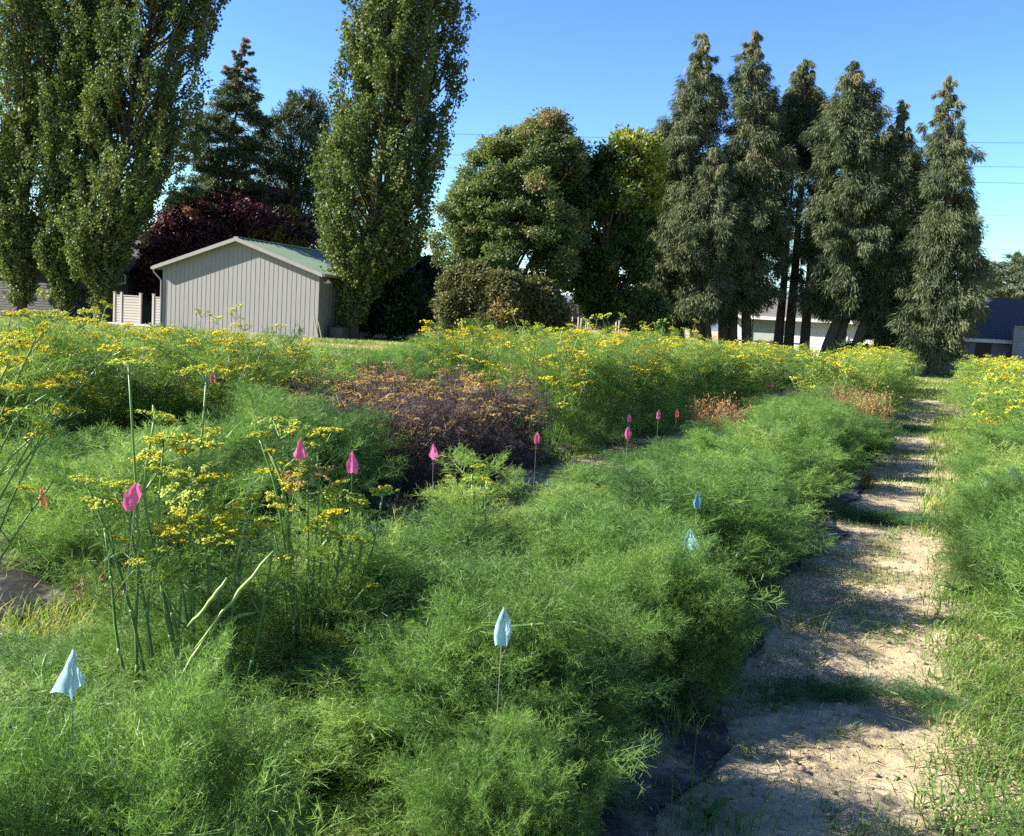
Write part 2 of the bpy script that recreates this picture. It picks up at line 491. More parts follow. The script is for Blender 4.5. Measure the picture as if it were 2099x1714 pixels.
lawn_sheet()
sheet('dry_field', np.array([-400, -60, -30, 0, 30, 60, 400.]), np.array([91.9, 130, 200, 330.]), lambda x, y: 0 * x + .03, M['dryfield'])


def hills():
    g = G()
    xs = np.linspace(-2600, 2600, 160)
    top = 38 + 46 * vnoise(xs / 420 + 20, xs * 0 + 3) + 12 * vnoise(xs / 90, xs * 0 + 9)
    for k, (yy, f) in enumerate([(2300, 0), (2450, .6), (2600, 1), (2900, .7)]):
        g.add(np.stack([xs, 0 * xs + yy, -2 + top * f], -1))
    n = len(xs)
    q = [[k * n + i, k * n + i + 1, (k + 1) * n + i + 1, (k + 1) * n + i] for k in range(3) for i in range(n - 1)]
    g.q.append(np.array(q))
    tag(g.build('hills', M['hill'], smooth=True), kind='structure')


hills()

# ------------------------------------------------------------------ buildings
YAW = math.atan2(55.66 - 58.83, -10.79 + 20.29)      # the farm buildings all stand at this angle


def wall_ribs(g, x0, x1, n, ztop, y, w=.02, d=.012, z0=.1, tint=.5):
    for i in range(n):
        x = x0 + (x1 - x0) * (i + .5) / n
        g.box(x - w / 2, y - d, z0, x + w / 2, y + .01, ztop(x), tint=tint)


def build_shed():
    W, D, E, R = 10.0, 13.0, 3.5, 5.12
    t = thing('shed', 'grey board sided shed with a green metal gable roof beside the leaning poplar', 'shed', (-20.29, 58.83, 0), YAW)
    g = G()
    z = lambda x: E + (R - E) * (1 - abs(x - W / 2) / (W / 2))
    v = [[0, 0, 0], [W, 0, 0], [W, 0, E], [W / 2, 0, R], [0, 0, E], [0, D, 0], [W, D, 0], [W, D, E], [W / 2, D, R], [0, D, E]]
    g.add(v, q=[[0, 1, 2, 4], [6, 5, 9, 7], [1, 6, 7, 2], [5, 0, 4, 9]], t=[[4, 2, 3], [7, 9, 8]])
    wall_ribs(g, .1, W - .1, 34, lambda x: z(x) - .06, 0)
    for i in range(34):
        y = .3 + i * .37
        g.box(W - .01, y - .014, .1, W + .022, y + .014, E - .03)
    g.build('wall', M['grey_siding'], t)
    ov, ob = .42, .45
    sl = (R - E) / (W / 2)
    roof = G()
    th = .11
    def slope(x_out, sign):
        xa, xb = (W / 2, x_out)
        za, zb = R + .10, R + .10 - sl * abs(x_out - W / 2)
        vv = [[xa, -ov, za], [xb, -ov, zb], [xb, D + ov, zb], [xa, D + ov, za], [xa, -ov, za - th], [xb, -ov, zb - th], [xb, D + ov, zb - th], [xa, D + ov, za - th]]
        roof.add(vv, q=[[0, 1, 2, 3], [7, 6, 5, 4], [0, 4, 5, 1], [1, 5, 6, 2], [2, 6, 7, 3]])
        for i in range(28):
            y = -ov + .3 + i * .47
            vv = [[xa, y, za + .003], [xb, y, zb + .003], [xb, y + .05, zb + .003], [xa, y + .05, za + .003], [xa, y + .025, za + .035], [xb, y + .025, zb + .035]]
            roof.add(vv, q=[[0, 1, 5, 4], [3, 4, 5, 2]], t=[[1, 2, 5], [0, 4, 3]])
    slope(-ob, -1); slope(W + ob, 1)
    roof.box(W / 2 - .14, -ov - .01, R + .10, W / 2 + .14, D + ov + .01, R + .15)
    ro = roof.build('roof', M['green_roof'], t)
    fa = G()
    for sgn in (-1, 1):
        xb = W / 2 + sgn * (W / 2 + ob)
        za, zb = R + .10, R + .10 - sl * (W / 2 + ob)
        y0, y1 = -ov - .045, -ov - .004
        vv = [[W / 2, y0, za + .02], [xb, y0, zb + .02], [xb, y0, zb - .19], [W / 2, y0, za - .19], [W / 2, y1, za + .02], [xb, y1, zb + .02], [xb, y1, zb - .19], [W / 2, y1, za - .19]]
        fa.add(vv, q=[[0, 3, 2, 1], [4, 5, 6, 7], [0, 1, 5, 4], [3, 7, 6, 2], [1, 2, 6, 5]])
    fa.build('fascia', M['trim'], t)
    gu = G()
    zb = R + .10 - sl * (W / 2 + ob)
    for x in (-ob - .11, W + ob + .004):
        gu.box(x, -ov - .02, zb - .15, x + .106, D + ov, zb - .015)
    gu.build('gutter', M['trim'], t)
    dp = G()
    dp.tube([[-ob - .05, -.25, zb - .15], [-ob - .05, -.2, zb - .3], [-.09, -.08, zb - .75], [-.09, -.07, .12]], .05, 8)
    dp.build('downspout', M['trim'], t)
    for x in (-.03, W - .12):
        ct = G(); ct.box(x, -.03, .02, x + .15, .12, E - .02); ct.build('corner_trim', M['trim'], t)
    dr = G()
    dr.box(W + .005, 4.0, .05, W + .05, 5.0, 2.1)
    d = dr.build('door', M['dark_trim'], t)
    h = G(); h.tube([[W + .06, 4.85, 1.0], [W + .12, 4.85, 1.0]], .035, 8); h.build('handle', M['steel'], d)
    lp = G(); lp.tube([[W + .03, .5, 3.0], [W + .32, .45, 3.12]], .03, 6); lp.tube([[W + .3, .45, 3.16], [W + .34, .44, 2.98]], [.07, .14], 8)
    lp.build('wall_lamp', M['white_trim'], t)
    return t


shed = build_shed()


def L2W(o):
    """Local point of a thing to the world (things here only turn about Z)."""
    c, s = math.cos(o.rotation_euler.z), math.sin(o.rotation_euler.z)
    return lambda x, y, z=0: (o.location.x + c * x - s * y, o.location.y + s * x + c * y, o.location.z + z)


sw = L2W(shed)
# bin and leaning boards in the shade beside the shed
t = thing('storage_bin', 'low dark bin standing against the shaded right side of the grey shed', 'bin', sw(10.35, 1.1), YAW)
g = G(); g.box(0, -.35, 0, .75, .75, .62); g.build('body', M['dark_trim'], t)
g = G(); g.box(-.04, -.39, .623, .79, .79, .70); g.build('lid', M['tyre'], t)
for k, (y, lab) in enumerate([(.25, 'weathered board leaning against the shed corner, longer of two'), (.62, 'weathered board leaning against the shed behind the longer board')]):
    t = G(); L = 1.25 - .35 * k
    v = lambda a: a
    t.box(0, -.05, 0, .035, .05, L)
    o = t.build('leaning_board', M['wood_post'], None, loc=sw(10.22 + .1 * k + .16, -.55 + k * .18, 0))
    o.rotation_euler = (0, -.25, YAW + .1)
    tag(o, lab, 'board', 'boards leaning by the shed')


def fence_panel(x0, x1, y, H, label, posts):
    t = thing('slatted_fence', label, 'fence', sw(x0, y), YAW, 'slatted fence panels between house and shed')
    W = x1 - x0
    g = G()
    n = 10
    for i in range(n):
        z0 = .08 + (H - .16) * i / n
        g.box(.06, -.02, z0, W - .06, .012, z0 + (H - .16) / n - .02)
    g.build('slat_panel', M['fence'], t)
    for p in posts:
        g = G(); xx = p * W
        g.box(xx - .06, -.06, 0, xx + .06, .06, H + .12); g.box(xx - .075, -.075, H + .123, xx + .075, .075, H + .16)
        g.build('post', M['fence'], t)
    g = G(); g.box(.061, -.035, H - .055, W - .061, .03, H); g.build('top_rail', M['fence'], t)
    return t


fence_panel(-2.95, -1.62, .1, 1.75, 'wider beige slatted fence panel beside the dark house wall', (0, 1))
fence_panel(-.72, -.14, .1, 1.75, 'narrow beige slatted fence panel touching the corner of the grey shed', (0,))
fence_panel(-3.6, -3.02, .3, 1.75, 'shaded beige fence panel half behind the poplar trunk', (0,))
g = G(); g.box(-3.7, -.5, .02, -.15, -.12, .13)
o = g.build('concrete_step', M['concrete'], None, loc=(shed.location.x, shed.location.y, 0)); o.rotation_euler.z = YAW
tag(o, 'long pale concrete step in front of the slatted fence panels', 'step')


def house(name, label, loc, yaw, W, D, E, R, wall, roofm, ov=.5, siding=True):
    """Long side to the viewer: ridge runs along local X."""
    t = thing(name, label, 'house', loc, yaw)
    g = G()
    v = [[0, 0, 0], [W, 0, 0], [W, 0, E], [0, 0, E], [0, D, 0], [W, D, 0], [W, D, E], [0, D, E], [0, D / 2, R], [W, D / 2, R]]
    g.add(v, q=[[0, 1, 2, 3], [5, 4, 7, 6], [1, 5, 6, 2], [4, 0, 3, 7]], t=[[3, 8, 7], [2, 6, 9]])
    if siding:
        n = int(E / .18)
        for i in range(n):
            z = .15 + i * .18
            vv = [[-.012, -.022, z], [W + .012, -.022, z], [W + .012, -.003, z + .165], [-.012, -.003, z + .165], [-.012, .005, z], [W + .012, .005, z]]
            g.add(vv, q=[[0, 1, 2, 3], [4, 5, 1, 0]])
    g.build('wall', wall, t)
    r = G(); sl = (R - E) / (D / 2); th = .14
    for s in (-1, 1):
        ya, yb = D / 2, D / 2 + s * (D / 2 + ov)
        za, zb = R + .12, R + .12 - sl * (D / 2 + ov)
        vv = [[-ov, ya, za], [W + ov, ya, za], [W + ov, yb, zb], [-ov, yb, zb], [-ov, ya, za - th], [W + ov, ya, za - th], [W + ov, yb, zb - th], [-ov, yb, zb - th]]
        r.add(vv, q=[[0, 3, 2, 1], [4, 5, 6, 7], [0, 4, 7, 3], [1, 2, 6, 5], [3, 7, 6, 2]])
    r.build('roof', roofm, t)
    f = G(); zb = R + .12 - sl * (D / 2 + ov)
    f.box(-ov, -ov - .04, zb - .2, W + ov, -ov - .004, zb + .01)
    f.build('fascia', M['white_trim'] if wall is not M['dark_siding'] else M['dark_trim'], t)
    return t


def window(t, x0, x1, z0, z1, glass, frame=None, mull=0, y=-.03):
    f = G(); b = .075
    f.box(x0 - b, y - .05, z0 - b, x0, y + .02, z1 + b); f.box(x1, y - .05, z0 - b, x1 + b, y + .02, z1 + b)
    f.box(x0, y - .05, z1, x1, y + .02, z1 + b); f.box(x0, y - .05, z0 - b, x1, y + .02, z0)
    for k in range(mull):
        xm = x0 + (x1 - x0) * (k + 1) / (mull + 1)
        f.box(xm - .02, y - .045, z0, xm + .02, y + .015, z1)
    fo = f.build('window', frame or M['white_trim'], t)
    p = G(); p.box(x0 + .002, y - .012, z0 + .002, x1 - .002, y + .0, z1 - .002)
    p.build('pane', glass, fo)
    return fo


# dark house behind the row of poplars
p0 = atY(262, 600, 68.0)
c, s = math.cos(YAW), math.sin(YAW)
Wd = 16.0
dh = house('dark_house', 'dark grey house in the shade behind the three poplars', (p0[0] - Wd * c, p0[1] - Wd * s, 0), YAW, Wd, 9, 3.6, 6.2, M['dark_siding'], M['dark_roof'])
window(dh, Wd - .62, Wd - .22, 2.55, 3.05, M['glass'])
window(dh, Wd - 9.6, Wd - 8.2, 1.1, 2.3, M['glass'], M['dark_trim'], 1)
window(dh, Wd - 4.0, Wd - 3.3, .9, 2.0, M['glass'], M['dark_trim'], 0)
g = G(); g.box(Wd - 5.9, -.09, .2, Wd - 4.85, -.04, 2.75)  # pale slats put a sunlit patch on the dark siding
for i in range(14):
    g.box(Wd - 5.9, -.115, .25 + i * .18, Wd - 4.85, -.088, .25 + i * .18 + .15)
g.build('shutter_panel', M['trim'], dh)
dw = L2W(dh)

# white house behind the conifers
p0 = atY(1496, 730, 70.0)
Ww = 9.0
wh = house('white_house', 'white clapboard house with a grey shingle roof behind the conifers', (p0[0], p0[1], 0), YAW, Ww, 5.2, 2.9, 4.5, M['white_siding'], M['grey_roof'])
window(wh, 1.35, 3.2, .95, 2.55, M['pale_glass'], M['white_trim'], 0)
window(wh, 1.0, 1.3, .6, 2.55, M['glass'], M['dark_trim'], 0)
window(wh, 6.35, 7.45, 1.1, 2.05, M['glass'], M['white_trim'], 1)
ww = L2W(wh)


def railing():
    t = thing('deck_railing', 'dark wooden deck railing in front of the white house', 'railing', ww(.65, -1.6), YAW)
    W = 4.2
    for x in (0, 1.3, 2.6, W):
        g = G(); g.box(x - .05, -.05, 0, x + .05, .05, 1.12); g.build('post', M['rail'], t)
    for z in (.5, .98):
        g = G(); g.box(-.1, -.085, z, W + .1, -.052, z + .11); g.build('rail', M['rail'], t)


railing()


def deck_chair(x, mat, label):
    t = thing('deck_chair', label, 'chair', ww(x, -1.0), YAW + .2, 'chairs on the deck')
    g = G(); g.box(-.28, -.25, .42, .28, .28, .48); g.build('seat', mat, t)
    g = G(); g.box(-.28, .24, .5, .28, .29, 1.15); g.build('backrest', mat, t)
    for sx in (-.25, .25):
        for sy in (-.22, .25):
            g = G(); g.box(sx - .02, sy - .02, 0, sx + .02, sy + .02, .418); g.build('leg', M['rail'], t)


deck_chair(2.15, M['yellow_paint'], 'chair with a yellow backrest behind the deck railing of the white house')
deck_chair(2.95, M['red_paint'], 'red chair behind the deck railing of the white house')

# shaded slate house at the end of the path
p0 = atY(1790, 740, 55.8)
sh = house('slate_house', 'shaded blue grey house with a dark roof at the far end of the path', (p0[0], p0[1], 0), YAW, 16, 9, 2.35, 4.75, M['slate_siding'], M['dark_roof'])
sh.scale = (.85, .85, .88)
window(sh, 1.2, 2.4, 1.2, 2.05, M['glass'], M['white_trim'], 1)
g = G(); g.box(5.9, -.06, .05, 6.8, -.024, 2.05); d = g.build('door', M['door'], sh)
g = G(); g.tube([[6.7, -.07, 1.0], [6.7, -.13, 1.0]], .03, 8); g.build('handle', M['steel'], d)
g = G(); g.box(6.0, -.32, 2.12, 6.5, -.07, 2.2); g.build('porch_lamp', M['white_trim'], sh)
# garage wing that stands forward
gw = G(); gw.box(7.85, -1.6, .02, 15.9, -.06, 2.95)
for i in range(15):
    z = .2 + i * .18
    gw.add([[7.84, -1.622, z], [15.91, -1.622, z], [15.91, -1.603, z + .165], [7.84, -1.603, z + .165], [7.84, -1.59, z], [15.91, -1.59, z]], q=[[0, 1, 2, 3], [4, 5, 1, 0]])
gw.build('garage_wing', M['slate_siding'], sh)
g = G(); g.box(7.75, -1.72, .02, 7.95, -1.63, 2.94); g.build('corner_trim', M['trim'], sh)
g = G(); g.box(7.75, -1.72, 2.96, 16, -1.63, 3.06); g.build('eave_trim', M['trim'], sh)

# car parked far off in the trees' shade
def car():
    p = atY(828, 690, 104.0)
    t = thing('parked_car', 'small dark green car parked in the shade under the trees beyond the poplar', 'car', (p[0], p[1], .03), -.15)
    prof = [(-.82, .35), (-.84, .85), (-.72, 1.0), (-.55, 1.45), (.55, 1.45), (.72, 1.0), (.84, .85), (.82, .35)]
    g = G()
    for y, sc_ in ((-1.9, .0), (-1.85, 1), (-1.0, 1), (-.6, 1), (1.9, 1)):
        pass
    side = [(-2.0, .35), (-2.0, .8), (-1.8, .95), (-.9, 1.0), (-.35, 1.45), (1.2, 1.47), (1.8, 1.0), (1.95, .9), (1.95, .35)]
    a = np.array([[-.82 + (.12 if z > 1.1 else 0), y, z] for y, z in side]); b = a * [-1, 1, 1]
    g.add(np.vstack([a, b]), q=[[i, i + 1, i + 10, i + 9] for i in range(8)])
    for off in (0, 9):
        g.add(np.vstack([a, b])[off:off + 9], q=[[0, 1, 2, 8], [2, 3, 6, 7], [3, 4, 5, 6]], t=[[2, 7, 8]])
    g.build('body', M['car'], t)
    g = G(); g.add([[-.66, -.84, 1.06], [.66, -.84, 1.06], [.6, -.42, 1.40], [-.6, -.42, 1.40]], q=[[0, 1, 2, 3]]); g.v[0] += [0, -.02, .01]
    g.build('windscreen', M['glass'], t)
    for sx in (-1, 1):
        h = G(); h.box(sx * .62 - .14, -2.03, .68, sx * .62 + .14, -2.0, .82); h.build('headlight', M['lamp'], t)
        for y in (-1.25, 1.2):
            wv = G(); wv.tube([[sx * .84 - .1, y, .32], [sx * .84 + .1, y, .32]], .32, 16); wv.build('wheel', M['tyre'], t)
    h = G(); h.box(-.25, -2.03, .45, .25, -2.0, .56); h.build('number_plate', M['lamp'], t)


car()

# power lines
for k, (yl, yr, rad, lab) in enumerate([(275, 294.5, .018, 'highest of the thin power lines crossing the sky'), (318, 344, .018, 'second highest thin power line crossing the sky behind the conifers'),
                                        (345, 377, .018, 'third thin power line down, crossing the sky behind the conifers'), (420, 444, .012, 'faint fourth power line low over the roofs'),
                                        (484, 515, .012, 'faint lowest power line just above the far cedar')]):
    a, b = atY(940, yl, 98), atY(2099, yr, 92)
    d = b - a
    ts = np.linspace(-1.2, 1.8, 40)
    pts = a + d * ts[:, None]
    pts[:, 2] += ((ts - .45) ** 2 - .2) * .5
    g = G(); g.tube(pts, rad, 5)
    tag(g.build('power_line', M['wire']), lab, 'power line', 'power lines')

# field fence posts far behind
for k, px in enumerate([1172, 1184, 1190, 1200, 1204, 1235, 1238, 1251, 1262, 1268, 1286, 1294]):
    Y = [118, 128, 150, 150, 128, 118, 150, 122, 114, 150, 112, 126][k]
    p = atY(px, 680, Y)
    g = G(); g.tube([[0, 0, 0], [.01, .01, 1.2], [0, .02, 2.3]], [.085, .08, .075], 7)
    tag(g.build('fence_post', M['wood_post'], loc=(p[0], p[1], .02)), 'pale wooden fence post standing in the dry field beyond the trees', 'post', 'posts of the far field fence')

# ------------------------------------------------------------------ trees
def crown_tree(name, label, base, prof, mat, leaf=.2, nclump=500, per=60, crad=.8, shell=.55, trunk_r=.25, trunk_h=3.0, axis=None, bark='bark', seed=1, limbs=26, gap=.42, tint_top=0.0, tint_fun=None, droop=0.0, asp=.6, group=None):
    """A broadleaf crown: prof is a list of (height, centre offset x, radius); clumps of leaf faces on twigs, gaps where noise says so."""
    r = np.random.default_rng(seed)
    t = thing(name, label, 'tree', (base[0], base[1], 0), 0, group)
    prof = np.array(prof, float)
    hmin, hmax = prof[0, 0], prof[-1, 0]
    ctr = lambda h: np.interp(h, prof[:, 0], prof[:, 1])
    rad = lambda h: np.interp(h, prof[:, 0], prof[:, 2])
    # heights weighted by radius so that clumps are even over the surface
    hh = r.uniform(hmin, hmax, nclump * 6)
    w_ = rad(hh); hh = hh[r.random(len(hh)) < w_ / w_.max()]
    az = r.uniform(0, 2 * math.pi, len(hh))
    k1, k2 = r.uniform(0, 60, 2)
    lump = .66 + .68 * vnoise(np.cos(az) * 2.1 + k1 + 5, np.sin(az) * 2.1 + hh * .8 + k2)
    rr = np.sqrt(r.uniform(shell ** 2, 1, len(hh))) * rad(hh) * lump
    P = np.stack([ctr(hh) + np.cos(az) * rr, np.sin(az) * rr, hh], -1)
    keep = vnoise(az * 2.6 + k2, hh * 1.1 + k1) > gap * .75
    P = P[keep][:nclump]; az = az[keep][:nclump]; hh = hh[keep][:nclump]
    n = len(P)
    g = G()
    outv = unit(np.stack([np.cos(az), np.sin(az), np.full(n, .5)], -1))
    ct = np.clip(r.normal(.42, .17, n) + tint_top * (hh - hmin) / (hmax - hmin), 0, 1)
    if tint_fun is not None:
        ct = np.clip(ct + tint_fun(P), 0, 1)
    cr = crad * r.uniform(.55, 1.25, n)
    idx = np.repeat(np.arange(n), per)
    N = len(idx)
    off = rdirs(N, r) * (r.random(N) ** .5)[:, None] * cr[idx][:, None] * np.array([1.15, 1.15, .7])
    LP = P[idx] + off
    ax = unit(outv[idx] * .7 + rdirs(N, r) * .9 + np.array([0, 0, -droop]))
    nr = unit(np.array([0, 0, 1.]) + outv[idx] * .6 + rdirs(N, r) * .8)
    L = leaf * r.uniform(.7, 1.4, N)
    g.leaves(LP, ax, L, L * asp, tint=np.clip(ct[idx] + r.normal(0, .13, N), 0, 1), nrm=nr)
    g.build('crown', mat, t)
    tr = G()
    hs = np.linspace(-.15, hmin + (hmax - hmin) * .75, 9)
    pts = np.stack([ctr(np.maximum(hs, hmin)) * np.clip(hs / max(hmin, .5), 0, 1), .06 * np.sin(hs), hs], -1)
    pts[0, :2] *= 0
    tr.tube(pts, np.linspace(trunk_r * 1.15, trunk_r * .25, 9), 9)
    for i in r.choice(n, min(limbs, n), replace=False):
        hb = max(hmin * .6, P[i, 2] * r.uniform(.35, .7))
        a = np.array([np.interp(hb, hs, pts[:, 0]), np.interp(hb, hs, pts[:, 1]), hb])
        mid = (a + P[i]) / 2 + [0, 0, .12 * np.linalg.norm(P[i] - a)]
        tr.tube([a, mid, P[i]], [trunk_r * .32, trunk_r * .18, .02], 5)
    tr.build('trunk', M[bark], t)
    return t


def prof_px(rows, base_px, Y):
    """Crown outline measured in the photograph (y, centre x, half width), turned into metres at the tree's own distance."""
    b = atY(base_px[0], base_px[1], Y)
    out = []
    for py, cx, r in rows:
        p, e = atY(cx, py, Y), atY(cx + r, py, Y)
        out.append((p[2], p[0] - b[0], np.linalg.norm(e - p)))
    return b, out


def poplar(name, label, base, prof, seed, nlimb=110, leaf=.165, group=None, per=78):
    """Upswept limbs close to the trunk, each carrying upright tufts of leaves; prof: (height, centre x, radius)."""
    r = np.random.default_rng(seed)
    t = thing(name, label, 'tree', (base[0], base[1], 0), 0, group)
    prof = np.array(prof, float)
    H = prof[-1, 0]
    ctr = lambda h: np.interp(h, prof[:, 0], prof[:, 1])
    rad = lambda h: np.interp(h, prof[:, 0], prof[:, 2])
    tr, g = G(), G()
    hs = np.linspace(-.2, H * .93, 16)
    tx = lambda h: ctr(h) * np.clip(h / 4, 0, 1) * .9
    pts = np.stack([tx(hs), .1 * np.sin(hs * .5), hs], -1)
    tr.tube(pts, np.linspace(.42, .04, 16), 10)
    tips, dirs, tt, rs = [], [], [], []
    for i in range(nlimb):
        f = (i + r.random()) / nlimb
        ht = min(H, 3.2 + (H - 3.2) * f ** .9 * r.uniform(.94, 1.05))
        az = r.uniform(0, 2 * math.pi)
        L = min(ht * .62, r.uniform(3.5, 7.5))
        h0 = max(1.0, ht - L)
        lump = .5 + .85 * float(vnoise(np.array(az * 1.5 + seed), np.array(ht * .33 + seed)))
        k = math.sqrt(r.uniform(.12, 1)) * lump
        n = 10
        u = np.linspace(0, 1, n)
        hc = h0 + (ht - h0) * u
        rc = np.minimum(rad(hc) * k, rad(hc) * .88) * np.minimum(1, u * 1.9) ** .8
        P = np.stack([ctr(hc) + np.cos(az) * rc, np.sin(az) * rc, hc], -1) + np.cumsum(r.normal(0, .06, (n, 3)), 0)
        P[0] = [tx(h0), .1 * math.sin(h0 * .5), h0]
        tr.tube(P, np.linspace(.07, .012, n), 5, cap=False)
        ct = r.normal(.45, .14)
        for j in range(3, n):
            for _ in range(1):
                dd = unit(np.array([np.cos(az) * .25, np.sin(az) * .25, 1.0]) + r.normal(0, .3, 3))
                tips.append(P[j] + r.normal(0, .16, 3)); dirs.append(dd); tt.append(ct + r.normal(0, .07)); rs.append(r.uniform(.2, .5))
    for i in range(330):           # leafy sprouts that clothe the trunk almost down to the grass
        h = r.uniform(.75, 6.5) ** 1.0
        az = r.uniform(0, 2 * math.pi); q = rad(h) * math.sqrt(r.uniform(.02, .9))
        tips.append(np.array([ctr(h) + np.cos(az) * q, np.sin(az) * q, h])); dirs.append(unit(np.array([np.cos(az) * .5, np.sin(az) * .5, 1]) + r.normal(0, .3, 3))); tt.append(r.normal(.6, .13)); rs.append(r.uniform(.14, .26))
    tips, dirs, tt, rs = np.array(tips), np.array(dirs), np.array(tt), np.array(rs)
    n = len(tips)
    tr.ribbons(tips, tips + dirs * .8, .025, .006)
    npt = np.where(np.arange(n) < n - 330, per, 17)
    idx = np.repeat(np.arange(n), npt); N = len(idx)
    LP = tips[idx] + dirs[idx] * r.uniform(-.1, 1.0, N)[:, None] * (.35 + 1.5 * rs[idx])[:, None] + rdirs(N, r) * (r.random(N) ** .6 * rs[idx])[:, None]
    ax = unit(rdirs(N, r) + np.array([0, 0, -.25]))
    L = leaf * r.uniform(.6, 1.3, N)
    g.leaves(LP, ax, L, L * .85, tint=np.clip(tt[idx] + r.normal(0, .17, N), 0, 1))
    g.build('crown', M['poplar'], t)
    tr.build('trunk', M['bark'], t)
    return t


for (px, py, Y, sd, lab, pf) in [
    (40, 655, 64.4, 11, 'leftmost of the three tall poplars, bare pale trunk foot showing', [(655, 40, 16), (620, 43, 24), (600, 44, 26), (560, 43, 36), (500, 42, 50), (460, 40, 58), (400, 38, 72), (250, 45, 84), (0, 62, 78), (-140, 72, 50), (-230, 76, 10)]),
    (130, 660, 63.6, 12, 'middle one of the three tall poplars before the dark house', [(660, 130, 14), (620, 132, 19), (600, 131, 22), (560, 124, 34), (510, 130, 42), (450, 140, 52), (350, 150, 80), (200, 165, 90), (0, 192, 82), (-140, 202, 52), (-240, 206, 10)]),
    (205, 665, 62.6, 13, 'rightmost and fullest of the three tall poplars left of the shed', [(665, 205, 15), (620, 210, 21), (600, 210, 24), (560, 208, 42), (500, 217, 80), (450, 220, 108), (400, 235, 128), (300, 262, 142), (200, 280, 148), (100, 302, 136), (0, 330, 116), (-130, 345, 75), (-250, 352, 12)])]:
    b, p_ = prof_px(pf, (px, py), Y)
    poplar('poplar_tree', lab, b, p_, sd, 200 if sd == 13 else 135, group='row of three poplars')
for k, (X, Y) in enumerate([(-34.6, 66.0), (-39.6, 67.6)]):  # poplars added left of the row, kept low, to shade the dark house
    poplar('poplar_tree', ['tall poplar just beyond the leftmost of the three, only its edge showing', 'farthest poplar of the row, out beyond the edge of the view'][k], (X, Y), [(0, 0, .5), (1, 0, .65), (3, 0, 1.2), (6, .2, 2.0), (9, .3, 1.9), (11, .4, 1.2), (12.5, .4, .3)], 14 + k, 70, group='row of three poplars')
b, p_ = prof_px([(693, 722, 20), (650, 728, 28), (610, 729, 32), (580, 736, 50), (540, 756, 95), (500, 766, 120), (420, 776, 133), (300, 784, 134), (200, 814, 124), (100, 824, 119), (0, 846, 118), (-100, 858, 80), (-190, 864, 12)], (720, 693), 57.3)
poplar('poplar_tree', 'tall poplar leaning over the right corner of the grey shed', b, p_, 21, 215)


